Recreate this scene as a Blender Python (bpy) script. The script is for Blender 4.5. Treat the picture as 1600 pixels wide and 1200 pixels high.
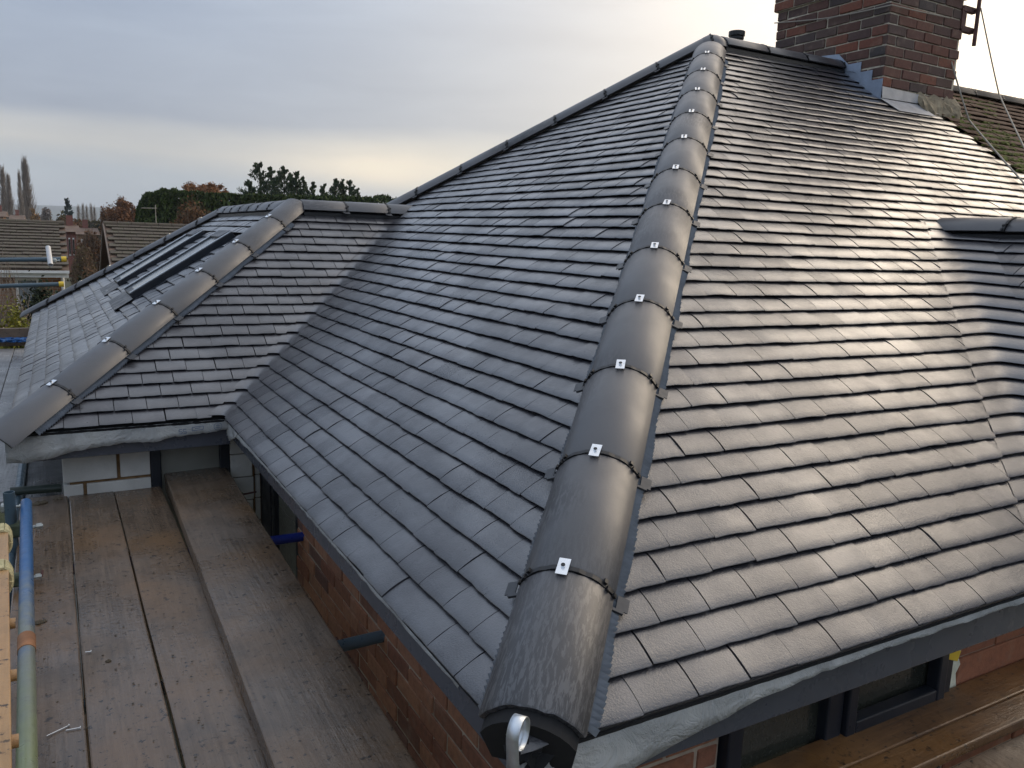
import bpy, bmesh, math, random
import numpy as np
from mathutils import Vector, Matrix, noise as mnoise

for o in list(bpy.data.objects): bpy.data.objects.remove(o)
SC = bpy.context.scene
COL = SC.collection
RND = random.Random(7)
NP = np.random.default_rng(7)

# ---------------------------------------------------------------- camera
FPX = 1259.84
RCAM = np.array([[0.8723531535861495, -0.4876953745726983, 0.03395875511109598],
                 [-0.056934460414614876, -0.17033895355742482, -0.9837393496847923],
                 [0.48554962943616436, 0.8562347006057142, -0.17636239631238426]])
CAM = np.array([-0.80075, -1.31239, 1.07408])
cd = bpy.data.cameras.new('camera'); cam = bpy.data.objects.new('camera', cd); COL.objects.link(cam)
cd.sensor_width = 36.0; cd.lens = 36.0 * FPX / 1600.0; cd.clip_start = 0.02; cd.clip_end = 20000
M = Matrix.Identity(4)
for i in range(3):
    M[i][0] = RCAM[0][i]; M[i][1] = -RCAM[1][i]; M[i][2] = -RCAM[2][i]; M[i][3] = CAM[i]
cam.matrix_world = M
SC.camera = cam

# ---------------------------------------------------------------- world, sun, exposure
SUN_AZ = Vector((0.99, 0.14, 0)).normalized(); SUN_EL = math.radians(24)
SUND = Vector((SUN_AZ.x * math.cos(SUN_EL), SUN_AZ.y * math.cos(SUN_EL), math.sin(SUN_EL)))
W = bpy.data.worlds.new('World'); SC.world = W; W.use_nodes = True
nt = W.node_tree; nt.nodes.clear()
def wn(t, **k):
    n = nt.nodes.new(t)
    for a, b in k.items(): setattr(n, a, b)
    return n
def wl(a, b): nt.links.new(a, b)
def wmath(op, a, b=None, c=None, clamp=False):
    n = wn('ShaderNodeMath', operation=op, use_clamp=clamp)
    for i, v in enumerate((a, b, c)):
        if v is None: continue
        if isinstance(v, (int, float)): n.inputs[i].default_value = v
        else: wl(v, n.inputs[i])
    return n.outputs[0]
def wmix(f, a, b):
    n = wn('ShaderNodeMix', data_type='RGBA')
    for i, v in ((0, f), (6, a), (7, b)):
        if isinstance(v, (int, float)): n.inputs[i].default_value = v
        elif isinstance(v, tuple): n.inputs[i].default_value = (*v, 1)
        else: wl(v, n.inputs[i])
    return n.outputs[2]
tc = wn('ShaderNodeTexCoord'); geo = tc.outputs['Generated']
def wdot(vec):
    n = wn('ShaderNodeVectorMath', operation='DOT_PRODUCT'); wl(geo, n.inputs[0]); n.inputs[1].default_value = vec
    return n.outputs['Value']
sep = wn('ShaderNodeSeparateXYZ'); wl(geo, sep.inputs[0]); zz = sep.outputs[2]
mp = wn('ShaderNodeMapping'); mp.inputs['Scale'].default_value = (1.0, 1.0, 4.2); mp.inputs['Location'].default_value = (3.1, 1.7, .4); wl(geo, mp.inputs[0])
nz = wn('ShaderNodeTexNoise'); nz.inputs['Scale'].default_value = 2.0; nz.inputs['Detail'].default_value = 5; nz.inputs['Roughness'].default_value = .5; wl(mp.outputs[0], nz.inputs['Vector'])
nfac = nz.outputs[0]
mp2 = wn('ShaderNodeMapping'); mp2.inputs['Scale'].default_value = (1.4, 1.4, 7.0); mp2.inputs['Location'].default_value = (1.3, 4.2, .9); wl(geo, mp2.inputs[0])
n2 = wn('ShaderNodeTexNoise'); n2.inputs['Scale'].default_value = 3.2; n2.inputs['Detail'].default_value = 6; n2.inputs['Roughness'].default_value = .55; n2.inputs['Distortion'].default_value = .4; wl(mp2.outputs[0], n2.inputs['Vector'])
# overcast dome: horizon band, cream band, grey cloud sheet, brighter towards the zenith (CIE overcast)
el = wmath('ADD', zz, wmath('MULTIPLY', wmath('SUBTRACT', nfac, .5), .075))
rmp = wn('ShaderNodeValToRGB'); wl(el, rmp.inputs[0]); cr = rmp.color_ramp
stops = [(0.0, (.51, .565, .62)), (.045, (.52, .57, .62)), (.075, (.66, .65, .625)), (.10, (.58, .59, .60)), (.125, (.40, .445, .53)), (.27, (.39, .475, .62)), (.38, (.47, .58, .77)), (.55, (.58, .70, .90)), (1.0, (.84, .92, 1.06))]
cr.elements[0].position = 0; cr.elements[0].color = (*stops[0][1], 1)
cr.elements[1].position = 1; cr.elements[1].color = (*stops[-1][1], 1)
for p_, c_ in stops[1:-1]:
    e_ = cr.elements.new(p_); e_.color = (*c_, 1)
cloud = wn('ShaderNodeMix', data_type='RGBA', blend_type='MULTIPLY'); cloud.inputs[0].default_value = 1.0
cv = wmath('MULTIPLY_ADD', n2.outputs[0], .42, .80); cc = wn('ShaderNodeCombineColor'); wl(cv, cc.inputs[0]); wl(wmath('MULTIPLY_ADD', n2.outputs[0], .38, .82), cc.inputs[1]); wl(wmath('MULTIPLY_ADD', n2.outputs[0], .30, .86), cc.inputs[2])
wl(rmp.outputs[0], cloud.inputs[6]); wl(cc.outputs[0], cloud.inputs[7]); base = cloud.outputs[2]
# light of the low sun spreading through the cloud
g = wmath('MAXIMUM', wdot(tuple(SUND)), 0.0)
def wadd(f, a, col):
    n = wn('ShaderNodeMix', data_type='RGBA', blend_type='ADD', clamp_factor=False)
    wl(f, n.inputs[0]); wl(a, n.inputs[6]); n.inputs[7].default_value = (*col, 1); return n.outputs[2]
fade = wmath('MAXIMUM', wmath('MINIMUM', wmath('MULTIPLY_ADD', zz, -1.5, 1.45), 1.0), .1)
c1 = wadd(wmath('MULTIPLY', wmath('POWER', g, 2.55), fade), base, (1.02, .82, .48))
c2 = wadd(wmath('POWER', g, 7.0), c1, (1.85, 1.36, .86))
# thin break in the cloud low over the trees
brk = Vector((0.352, 0.926, 0.075)).normalized()
sx_ = Vector((brk.y, -brk.x, 0)).normalized()
du = wdot(tuple(sx_)); dv = wmath('SUBTRACT', zz, brk.z)
q = wmath('ADD', wmath('POWER', wmath('DIVIDE', wmath('ABSOLUTE', du), .12), 2.0), wmath('POWER', wmath('DIVIDE', wmath('ABSOLUTE', dv), .025), 2.0))
q = wmath('MULTIPLY', wmath('POWER', 2.718, wmath('MULTIPLY', q, -1.0)), wmath('GREATER_THAN', wdot(tuple(brk)), 0))
q = wmath('MULTIPLY', q, wmath('MULTIPLY_ADD', n2.outputs[0], 1.3, .3, clamp=True), clamp=True)
c3 = wmix(q, c2, (1.22, 1.06, .82))
sky = wn('ShaderNodeTexSky', sky_type='NISHITA', sun_disc=False, sun_elevation=SUN_EL)
sky.sun_rotation = math.atan2(SUN_AZ.x, SUN_AZ.y)
bg1 = wn('ShaderNodeBackground'); bg1.inputs[1].default_value = .08; wl(sky.outputs[0], bg1.inputs[0])
bg2 = wn('ShaderNodeBackground'); bg2.inputs[1].default_value = 1.0; wl(c3, bg2.inputs[0])
mx = wn('ShaderNodeMixShader'); mx.inputs[0].default_value = .93
wl(bg1.outputs[0], mx.inputs[1]); wl(bg2.outputs[0], mx.inputs[2])
wo = wn('ShaderNodeOutputWorld'); wl(mx.outputs[0], wo.inputs[0])

sl = bpy.data.lights.new('sun', 'SUN'); sl.energy = 0.75; sl.angle = math.radians(46); sl.color = (1, .86, .68)
so = bpy.data.objects.new('sun', sl); COL.objects.link(so); so.location = (20, 12, 14)
so.rotation_euler = (-SUND).to_track_quat('-Z', 'Y').to_euler()
SC.view_settings.view_transform = 'Standard'; SC.view_settings.look = 'None'
SC.view_settings.exposure = 0.0; SC.view_settings.gamma = 1.0

# ---------------------------------------------------------------- pixel helpers
def ray(x, y): return RCAM.T @ np.array([(x - 800) / FPX, (y - 600) / FPX, 1.0])
def hit(x, y, n, c):
    d = ray(x, y); n = np.array(n, float); s = (c - n @ CAM) / (n @ d); return Vector(CAM + s * d)
def onZ(x, y, z): return hit(x, y, (0, 0, 1), z)
def onX(x, y, c): return hit(x, y, (1, 0, 0), c)
def onY(x, y, c): return hit(x, y, (0, 1, 0), c)
def at(x, y, d): return Vector(CAM + ray(x, y) * d)
def atY(x, y, Y): r = ray(x, y); return Vector(CAM + r * ((Y - CAM[1]) / r[1]))
def project(P):
    v = RCAM @ (np.asarray(P, float) - CAM); return 800 + FPX * v[0] / v[2], 600 + FPX * v[1] / v[2], v[2]

# ---------------------------------------------------------------- dimensions
T = 0.6946; PITCH = math.atan(T); CP, SP = math.cos(PITCH), math.sin(PITCH)
AH = 3.7813; HH = AH * T; WB = 7.45          # half width of main roof, ridge height, full width of hip end
YV = 3.4634; EX = 1.062; HC = 1.262; RUN = HC / T   # extension: valley foot, reach, ridge height
RD = 1.95; TD = HC / RD                        # the end slope of the extension is a little flatter
YF = 8.15                                      # far end of its ridge
XW = 2.20                                      # wing: foot of its valley
XP = 5.90                                      # party line
GZ = -2.5; CX0_ = 5.215
GAUGE = .1005; TW = .1665

# ---------------------------------------------------------------- object helpers
def link(o): COL.objects.link(o); return o
def props(o, label=None, cat=None, group=None, kind=None):
    if label: o['label'] = label
    if cat: o['category'] = cat
    if group: o['group'] = group
    if kind: o['kind'] = kind
    return o
def root(name, loc, label, cat, group=None):
    o = bpy.data.objects.new(name, None); link(o); o.location = loc; o.empty_display_size = .2
    return props(o, label, cat, group)
def parent(o, p):
    o.parent = p
    if p.type == 'EMPTY' and p.parent is None:
        o.matrix_parent_inverse = Matrix.Translation(-Vector(p.location))
    return o

class MB:
    def __init__(s): s.v = []; s.f = []
    def add(s, v, f):
        b = len(s.v); s.v += [tuple(p) for p in v]; s.f += [tuple(b + i for i in q) for q in f]; return s
    def box(s, c, d, mat=None):
        x, y, z = d[0] / 2, d[1] / 2, d[2] / 2
        v = [Vector((i, j, k)) for i in (-x, x) for j in (-y, y) for k in (-z, z)]
        if mat is not None: v = [mat @ p for p in v]
        v = [p + Vector(c) for p in v]
        return s.add(v, [(0, 1, 3, 2), (4, 6, 7, 5), (0, 4, 5, 1), (2, 3, 7, 6), (0, 2, 6, 4), (1, 5, 7, 3)])
    def span(s, a, b): return s.box([(a[i] + b[i]) / 2 for i in range(3)], [abs(b[i] - a[i]) for i in range(3)])
    def frame(s, O, U, V, N, du, dv, dn):
        P = lambda u, v, n: O + U * u + V * v + N * n
        v = [P(i, j, k) for i in du for j in dv for k in dn]
        return s.add(v, [(0, 1, 3, 2), (4, 6, 7, 5), (0, 4, 5, 1), (2, 3, 7, 6), (0, 2, 6, 4), (1, 5, 7, 3)])
    def poly(s, pts): return s.add(pts, [tuple(range(len(pts)))])
    def slab(s, pts, off):
        n = len(pts); off = Vector(off); a = [Vector(p) for p in pts]; b = [p + off for p in a]
        return s.add(a + b, [tuple(range(n)), tuple(range(2 * n - 1, n - 1, -1))] + [(i, n + i, n + (i + 1) % n, (i + 1) % n) for i in range(n)])
    def tube(s, a, b, r, n=12, r2=None, cap=True):
        a, b = Vector(a), Vector(b); d = (b - a).normalized(); u = d.orthogonal().normalized(); w = d.cross(u)
        r2 = r if r2 is None else r2
        v = [a + (u * math.cos(t) + w * math.sin(t)) * r for t in [6.28318 * i / n for i in range(n)]]
        v += [b + (u * math.cos(t) + w * math.sin(t)) * r2 for t in [6.28318 * i / n for i in range(n)]]
        f = [(i, (i + 1) % n, n + (i + 1) % n, n + i) for i in range(n)]
        if cap: f += [tuple(range(n - 1, -1, -1)), tuple(range(n, 2 * n))]
        return s.add(v, f)
    def pipe(s, a, b, r, th=.004, n=16):
        a, b = Vector(a), Vector(b); d = (b - a).normalized(); u = d.orthogonal().normalized(); w = d.cross(u)
        ring = lambda c, q: [c + (u * math.cos(t) + w * math.sin(t)) * q for t in [6.28318 * i / n for i in range(n)]]
        v = ring(a, r) + ring(b, r) + ring(b, r - th) + ring(a, r - th); f = []
        for k in range(4):
            for i in range(n):
                f.append((k * n + i, k * n + (i + 1) % n, ((k + 1) % 4) * n + (i + 1) % n, ((k + 1) % 4) * n + i))
        return s.add(v, f)
    def path(s, pts, r, n=8):
        for i in range(len(pts) - 1): s.tube(pts[i], pts[i + 1], r, n)
        return s
    def mesh(s, name, smooth=False):
        m = bpy.data.meshes.new(name); m.from_pydata(s.v, [], s.f); m.update()
        if smooth:
            m.polygons.foreach_set('use_smooth', [True] * len(m.polygons))
            try: m.set_sharp_from_angle(angle=math.radians(40))
            except Exception: pass
        return m
    def build(s, name, mat, par=None, smooth=False, bevel=0):
        o = link(bpy.data.objects.new(name, s.mesh(name, smooth))); o.data.materials.append(MAT[mat])
        if par is not None: parent(o, par)
        if bevel:
            b = o.modifiers.new('bevel', 'BEVEL'); b.width = bevel; b.segments = 2; b.limit_method = 'ANGLE'
        return o
def inst(name, me, mat, par, matrix=None):
    o = link(bpy.data.objects.new(name, me))
    if not me.materials: me.materials.append(MAT[mat])
    if par is not None: parent(o, par)
    if matrix is not None:
        o.matrix_basis = matrix
    return o

# ---------------------------------------------------------------- materials
MAT = {}
class NT:
    def __init__(s, name):
        s.m = bpy.data.materials.new(name); s.m.use_nodes = True; s.t = s.m.node_tree; s.t.nodes.clear()
        s.out = s.n('ShaderNodeOutputMaterial'); s.b = s.n('ShaderNodeBsdfPrincipled'); s.l(s.b.outputs[0], s.out.inputs[0])
        MAT[name] = s.m
        s.co = s.n('ShaderNodeTexCoord').outputs['Object']
    def n(s, t, **k):
        q = s.t.nodes.new(t)
        for a, b in k.items(): setattr(q, a, b)
        return q
    def l(s, a, b): s.t.links.new(a, b)
    def set(s, sock, v):
        if isinstance(v, (int, float)): sock.default_value = v
        elif isinstance(v, tuple): sock.default_value = (*v, 1) if len(sock.default_value) == 4 and len(v) == 3 else v
        else: s.l(v, sock)
    def noise(s, scale, detail=3, rough=.55, vec=None, stretch=None, dist=0):
        q = s.n('ShaderNodeTexNoise'); q.inputs['Scale'].default_value = scale; q.inputs['Detail'].default_value = detail
        q.inputs['Roughness'].default_value = rough; q.inputs['Distortion'].default_value = dist
        vec = s.co if vec is None else vec
        if stretch: 
            m = s.n('ShaderNodeMapping'); m.inputs['Scale'].default_value = stretch; s.l(vec, m.inputs[0]); vec = m.outputs[0]
        s.l(vec, q.inputs['Vector']); return q.outputs[0]
    def ramp(s, f, stops):
        r = s.n('ShaderNodeValToRGB'); s.l(f, r.inputs[0]); e = r.color_ramp.elements
        for i, (p, c) in enumerate(stops):
            if isinstance(c, (int, float)): c = (c, c, c)
            if i < 2: q = e[i]; q.position = p
            else: q = e.new(p)
            q.color = (*c, 1)
        return r.outputs[0]
    def mix(s, f, a, b, mode='MIX'):
        q = s.n('ShaderNodeMix', data_type='RGBA', blend_type=mode)
        s.set(q.inputs[0], f); s.set(q.inputs[6], a); s.set(q.inputs[7], b); return q.outputs[2]
    def math(s, op, a, b=0.0, c=None):
        q = s.n('ShaderNodeMath', operation=op); s.set(q.inputs[0], a); s.set(q.inputs[1], b)
        if c is not None: s.set(q.inputs[2], c)
        return q.outputs[0]
    def bump(s, h, strength=.3, dist=.01, normal=None):
        q = s.n('ShaderNodeBump'); q.inputs['Strength'].default_value = strength; q.inputs['Distance'].default_value = dist
        s.l(h, q.inputs['Height'])
        if normal is not None: s.l(normal, q.inputs['Normal'])
        s.l(q.outputs[0], s.b.inputs['Normal']); return q.outputs[0]
    def island(s): return s.n('ShaderNodeNewGeometry').outputs['Random Per Island']
    def orand(s): return s.n('ShaderNodeObjectInfo').outputs['Random']
    def col(s, v): s.set(s.b.inputs['Base Color'], v); return s
    def rough(s, v): s.set(s.b.inputs['Roughness'], v); return s
    def metal(s, v): s.b.inputs['Metallic'].default_value = v; return s
    def spec(s, v): s.set(s.b.inputs['Specular IOR Level'], v); return s
    def coat(s, w, r=.1, ior=1.5): s.set(s.b.inputs['Coat Weight'], w); s.b.inputs['Coat Roughness'].default_value = r; s.b.inputs['Coat IOR'].default_value = ior; return s

def simple(name, c, r=.6, var=.25, scale=6, bump=.15, bscale=60, metal=0, spec=.5, rr=.1, bd=.004):
    m = NT(name); n1 = m.noise(scale, 4)
    lo = tuple(x * (1 - var) for x in c); hi = tuple(x * (1 + var) for x in c)
    m.col(m.ramp(n1, [(.3, lo), (.7, hi)])).rough(m.ramp(m.noise(scale * 2.3, 3), [(.3, max(.02, r - rr)), (.7, min(1, r + rr))])).metal(metal).spec(spec)
    if bump: m.bump(m.noise(bscale, 4), bump, bd)
    return m

# new concrete plain tiles, soaked: near-black grey with a broken film of water
def tilemat(name, base, warm, seedshift=0):
    m = NT(name); wv = m.n('ShaderNodeNewGeometry').outputs['Position']
    isl = m.island()
    c = m.ramp(isl, [(0, tuple(x * .72 for x in base)), (.5, base), (.85, warm), (1, tuple(x * 1.32 for x in base))])
    dust = m.ramp(m.noise(5.5, 5, .68, wv), [(.55, 0.0), (.78, .55)])
    fine = m.noise(190, 3, .6, wv); mid = m.noise(17, 4, .6, wv)
    c = m.mix(m.math('MULTIPLY', mid, .5), c, tuple(x * .62 for x in base))
    c = m.mix(m.ramp(m.noise(260, 2, .5, wv), [(.6, 0.0), (.8, .35)]), c, tuple(min(1, x * 1.9) for x in base))
    c = m.mix(dust, c, tuple(x * 2.1 for x in warm))
    m.col(c)
    wet = m.noise(1.1, 4, .6, wv)
    damp = m.math('ADD', wet, m.math('MULTIPLY', m.math('SUBTRACT', isl, .5), .10))
    r = m.ramp(damp, [(.36, .42), (.5, .36), (.64, .27)])
    r = m.mix(.35, r, m.ramp(m.noise(75, 3, .6, wv), [(.3, .24), (.7, .46)]))
    damp2 = m.ramp(m.math('ADD', m.noise(2.6, 5, .62, wv), m.math('MULTIPLY', m.math('SUBTRACT', isl, .5), .22)), [(.38, .35), (.6, 1.0)])
    r = m.mix(1.0, r, m.ramp(isl, [(0, .82), (1, 1.2)]), 'MULTIPLY')
    m.rough(r).spec(1.0).coat(damp2, .30, 1.66)
    b1 = m.bump(m.noise(70, 5, .62, wv), .38, .004)
    b2 = m.n('ShaderNodeBump'); b2.inputs['Strength'].default_value = .8; b2.inputs['Distance'].default_value = .0026
    m.l(fine, b2.inputs['Height']); m.l(b1, b2.inputs['Normal']); m.l(b2.outputs[0], m.b.inputs['Normal'])
    return m
tilemat('tile', (.034, .034, .042), (.042, .037, .041))
# hip and ridge tiles: smoother, water running in streaks on the lowest ones
def hipmat():
    m = NT('hip'); wv = m.n('ShaderNodeNewGeometry').outputs['Position']; lc = m.co
    base = m.ramp(m.noise(5, 4, .6, wv), [(.3, (.034, .035, .041)), (.7, (.052, .052, .058))])
    isl = m.orand()
    base = m.mix(m.math('MULTIPLY', isl, .3), base, (.058, .055, .053))
    st = m.noise(42, 4, .66, lc, stretch=(2.6, .5, 2.6), dist=.5)
    sx = m.n('ShaderNodeSeparateXYZ'); m.l(wv, sx.inputs[0])
    low = m.math('SUBTRACT', .62, m.math('MULTIPLY', sx.outputs[2], 1.7)); 
    lowm = m.n('ShaderNodeClamp'); m.l(m.math('SUBTRACT', low, m.math('MULTIPLY', m.math('MAXIMUM', m.math('SUBTRACT', sx.outputs[1], .6), 0.0), .8)), lowm.inputs[0]); low = lowm.outputs[0]
    patch = m.ramp(m.noise(1.3, 2, .5, wv), [(.54, 0.0), (.66, .45)])
    film = m.math('MULTIPLY', m.ramp(st, [(.44, 0.0), (.52, 1.0)]), m.math('MAXIMUM', low, patch))
    m.col(m.mix(film, base, (.016, .016, .018)))
    m.rough(m.mix(film, m.ramp(m.noise(9, 3, .6, wv), [(.3, .40), (.7, .52)]), (.55, .55, .55))).spec(m.math('SUBTRACT', .9, m.math('MULTIPLY', film, .75))).coat(m.math('MULTIPLY', m.math('SUBTRACT', 1.0, film), m.math('ADD', .28, m.math('MULTIPLY', low, .6))), .36)
    h = m.math('ADD', m.math('MULTIPLY', m.noise(120, 3, .6, wv), .4), m.math('MULTIPLY', film, .7))
    m.bump(h, .25, .003); return m
hipmat()
simple('membrane', (.21, .23, .26), .42, .2, 20, .1)
simple('seal_grey', (.038, .040, .045), .4, .2, 20, .1)
simple('underlay_dark', (.012, .012, .013), .9, .1, 3, 0)  # near-black so the shade of the tile gaps sits in the underlay colour
simple('black_plastic', (.010, .010, .011), .45, .2, 20, .05)
simple('clip_metal', (.82, .83, .84), .25, .08, 30, .02, metal=1)
simple('galv', (.62, .66, .70), .38, .16, 25, .12, metal=.85)
simple('lead', (.30, .36, .46), .5, .15, 12, .2, metal=.25)
simple('lead_apron', (.36, .36, .37), .55, .18, 8, .2, metal=.2)
simple('mortar', (.52, .47, .37), .95, .3, 20, .5)
simple('mortar_fillet', (.30, .245, .165), .95, .35, 14, .7, 40, bd=.01)
simple('wall_mortar', (.36, .29, .22), .95, .3, 14, .5)
simple('fascia', (.062, .069, .086), .28, .1, 4, .03, spec=.6)
simple('upvc', (.014, .017, .024), .36, .15, 6, .04, spec=.35)
simple('foam', (.62, .64, .52), .9, .15, 20, .6, 40, bd=.01)
simple('white_paint', (.72, .72, .70), .5, .08, 5, .05)
simple('yellow_plastic', (.72, .50, .04), .5, .1, 10, .05)
simple('rope', (.50, .45, .26), .9, .25, 60, .5, 120)
simple('blue_rope', (.012, .085, .26), .6, .35, 30, .5, 90)
simple('rust', (.085, .035, .030), .7, .4, 15, .4)
simple('wire', (.33, .30, .25), .6, .1, 5, 0)
simple('nail', (.75, .74, .72), .3, .1, 50, 0, metal=.9)
def brickmat(name, cols, rough=.85, spots=.4):
    m = NT(name); wv = m.n('ShaderNodeNewGeometry').outputs['Position']
    c = m.ramp(m.orand(), [(i / max(1, len(cols) - 1), q) for i, q in enumerate(cols)])
    c = m.mix(m.ramp(m.noise(38, 4, .6, wv), [(.42, 0.0), (.75, spots)]), c, (.030, .022, .020))
    c = m.mix(m.ramp(m.noise(11, 3, .6, wv), [(.55, 0.0), (.8, .35)]), c, (.34, .25, .18))
    m.col(c).rough(rough); m.bump(m.noise(90, 4, .65, wv), .5, .006)
brickmat('brick_stock', [(.17, .072, .045), (.29, .118, .062), (.38, .18, .10), (.22, .085, .05), (.34, .165, .095), (.12, .06, .05)])
brickmat('brick_front', [(.25, .095, .05), (.30, .115, .06), (.22, .08, .045)])
brickmat('brick_chimney', [(.082, .050, .042), (.16, .062, .043), (.058, .05, .049), (.22, .075, .044), (.10, .068, .058), (.14, .062, .048), (.066, .057, .056)])
simple('block', (.52, .51, .475), .9, .14, 5, .45, 70, bd=.005)
simple('block_joint', (.17, .10, .045), .95, .4, 18, .6, 60)
def feltmat():
    m = NT('felt'); n = m.noise(7, 4)
    c = m.ramp(n, [(.3, (.33, .34, .34)), (.7, (.50, .505, .49))])
    m.col(c).rough(.6); m.bump(m.noise(9, 6, .7, dist=1.2), .9, .03)
feltmat()
simple('felt_print', (.16, .20, .27), .6, .1, 10, 0)
def glassmat(name, c, r=.06, drops=True):
    m = NT(name); m.col(m.ramp(m.noise(3, 3), [(.3, tuple(x * .7 for x in c)), (.7, tuple(x * 1.3 for x in c))]))
    m.rough(m.ramp(m.noise(70, 3), [(.45, r), (.7, r + .3)])); m.spec(.7)
    if drops: m.bump(m.noise(150, 3, .7, stretch=(1, 1, .45)), .12, .003)
glassmat('glass_dark', (.030, .032, .026)); glassmat('glass_grey', (.17, .17, .145), .3); glassmat('glass_sky', (.22, .24, .25), .10, False)
simple('curtain', (.24, .26, .28), .8, .15, 9, .1)
# scaffold boards: weathered, wet in patches
def woodmat(name, axis, lo, hi, wetlo=.12, wetness=.5, stain=(.20, .105, .045)):
    m = NT(name); st = (1, 1, 1)
    st = (16, .8, 16) if axis == 1 else ((.8, 16, 16) if axis == 0 else (16, 16, .8))
    wv = m.n('ShaderNodeNewGeometry').outputs['Position']
    off = m.n('ShaderNodeVectorMath', operation='ADD'); m.l(wv, off.inputs[0])
    cx = m.n('ShaderNodeCombineXYZ'); rr = m.orand(); m.l(m.math('MULTIPLY', rr, 7.0), cx.inputs[0]); m.l(m.math('MULTIPLY', rr, 5.0), cx.inputs[1]); m.l(cx.outputs[0], off.inputs[1])
    v = off.outputs[0]
    grain = m.noise(4.5, 6, .65, v, stretch=st, dist=.3)
    big = m.noise(1.5, 4, .6, v)
    c = m.ramp(grain, [(.28, lo), (.72, hi)])
    c = m.mix(m.ramp(big, [(.46, 0.0), (.68, .75)]), c, stain)
    c = m.mix(m.ramp(m.noise(42, 4, .7, v), [(.585, 0.0), (.66, .9)]), c, (.013, .010, .009))
    c = m.mix(m.ramp(m.noise(5.3, 4, .6, v), [(.5, 0.0), (.75, .45)]), c, tuple(x * .5 for x in lo))
    wet = m.noise(1.25, 5, .62, v)
    m.col(c); m.rough(m.ramp(wet, [(wetness - .12, .62), (wetness + .1, wetlo)])).spec(.5)
    h = m.math('ADD', m.math('MULTIPLY', grain, .6), m.math('MULTIPLY', m.noise(55, 4, .6, v), .6))
    m.bump(h, .45, .006)
woodmat('board_wet', 1, (.066, .048, .034), (.148, .108, .077), .09, .47, (.165, .098, .050))
woodmat('board_front', 0, (.055, .028, .014), (.15, .075, .032), .22, .5, (.20, .10, .035))
woodmat('board_pale', 1, (.16, .155, .15), (.30, .30, .30), .15, .5, (.12, .12, .13))
woodmat('board_black', 1, (.022, .024, .028), (.05, .054, .06), .10, .45, (.03, .03, .03))
woodmat('timber_new', 1, (.30, .175, .075), (.42, .265, .125), .4, .3, (.36, .20, .085))
woodmat('fence_wood', 0, (.10, .07, .05), (.19, .14, .10), .5, .3, (.13, .09, .06))
def tubemat(name, c1, c2, c3, axis=1, lo=0, hi=1, rust=.3):
    m = NT(name); wv = m.n('ShaderNodeNewGeometry').outputs['Position']; s = m.n('ShaderNodeSeparateXYZ'); m.l(wv, s.inputs[0])
    f = m.n('ShaderNodeMapRange'); m.l(s.outputs[axis], f.inputs[0]); f.inputs[1].default_value = lo; f.inputs[2].default_value = hi
    ff = m.math('ADD', f.outputs[0], m.math('MULTIPLY', m.math('SUBTRACT', m.noise(7, 4, .6, wv), .5), .5))
    c = m.ramp(ff, [(0, c1), (.45, c2), (.62, c3), (1, c3)])
    c = m.mix(m.ramp(m.noise(28, 4, .7, wv), [(.55, 0.0), (.75, rust)]), c, (.11, .075, .05))
    m.col(c).rough(m.ramp(m.noise(20, 3, .6, wv), [(.3, .25), (.7, .5)])).metal(.15); m.bump(m.noise(80, 3, .6, wv), .15, .003)
tubemat('tube_ledger', (.22, .26, .10), (.17, .19, .18), (.03, .11, .27), 1, .3, 3.2)
tubemat('tube_blue', (.010, .022, .20), (.012, .03, .24), (.012, .03, .24), 0, -1, 1, .12)
tubemat('tube_steel', (.065, .105, .135), (.08, .12, .15), (.09, .13, .16), 0, -1, 1, .35)
tubemat('tube_green', (.035, .048, .042), (.05, .065, .055), (.05, .065, .06), 0, -1, 1, .35)
tubemat('tube_white', (.45, .46, .47), (.5, .5, .52), (.55, .55, .55), 2, -1, 1, .3)
simple('coupler', (.060, .075, .045), .55, .4, 25, .3, metal=.3)
simple('coupler_galv', (.42, .44, .42), .45, .2, 25, .2, metal=.7)
simple('band_rust', (.26, .12, .055), .8, .3, 20, .4)
tm = tilemat('oldtile', (.105, .060, .038), (.13, .075, .045))
for k_ in ('Coat Weight', 'Roughness', 'Specular IOR Level'):
    for l_ in list(tm.b.inputs[k_].links): tm.t.links.remove(l_)
tm.b.inputs['Specular IOR Level'].default_value = .2; tm.rough(.85); tm.coat(0.0)
simple('moss', (.095, .105, .018), .95, .5, 12, .6, 80)
simple('old_ridge', (.10, .085, .07), .9, .35, 8, .5)
def bung(name, c):
    m = NT(name); wv = m.n('ShaderNodeNewGeometry').outputs['Position']
    k = m.ramp(m.island(), [(0, tuple(x * .7 for x in c)), (1, tuple(x * 1.3 for x in c))])
    k = m.mix(m.ramp(m.noise(6, 4, .65, wv), [(.45, 0.0), (.7, .5)]), k, (.10, .105, .055))
    m.col(k).rough(.85); m.bump(m.noise(30, 3, .6, wv), .4, .02)
bung('bungalow_tile', (.082, .064, .048))
def wallbrick(name, c, mo):
    m = NT(name); wv = m.n('ShaderNodeNewGeometry').outputs['Position']
    b = m.n('ShaderNodeTexBrick'); mp_ = m.n('ShaderNodeMapping'); mp_.inputs['Rotation'].default_value = (math.radians(90), 0, 0); m.l(wv, mp_.inputs[0]); m.l(mp_.outputs[0], b.inputs['Vector'])
    b.inputs['Color1'].default_value = (*c, 1); b.inputs['Color2'].default_value = (*[x * .7 for x in c], 1); b.inputs['Mortar'].default_value = (*mo, 1)
    b.inputs['Scale'].default_value = 1; b.inputs['Brick Width'].default_value = .225; b.inputs['Row Height'].default_value = .075; b.inputs['Mortar Size'].default_value = .008
    m.col(b.outputs[0]).rough(.9)
wallbrick('brick_far', (.28, .13, .06), (.30, .25, .2)); wallbrick('brick_red', (.22, .055, .04), (.25, .2, .17))
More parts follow.
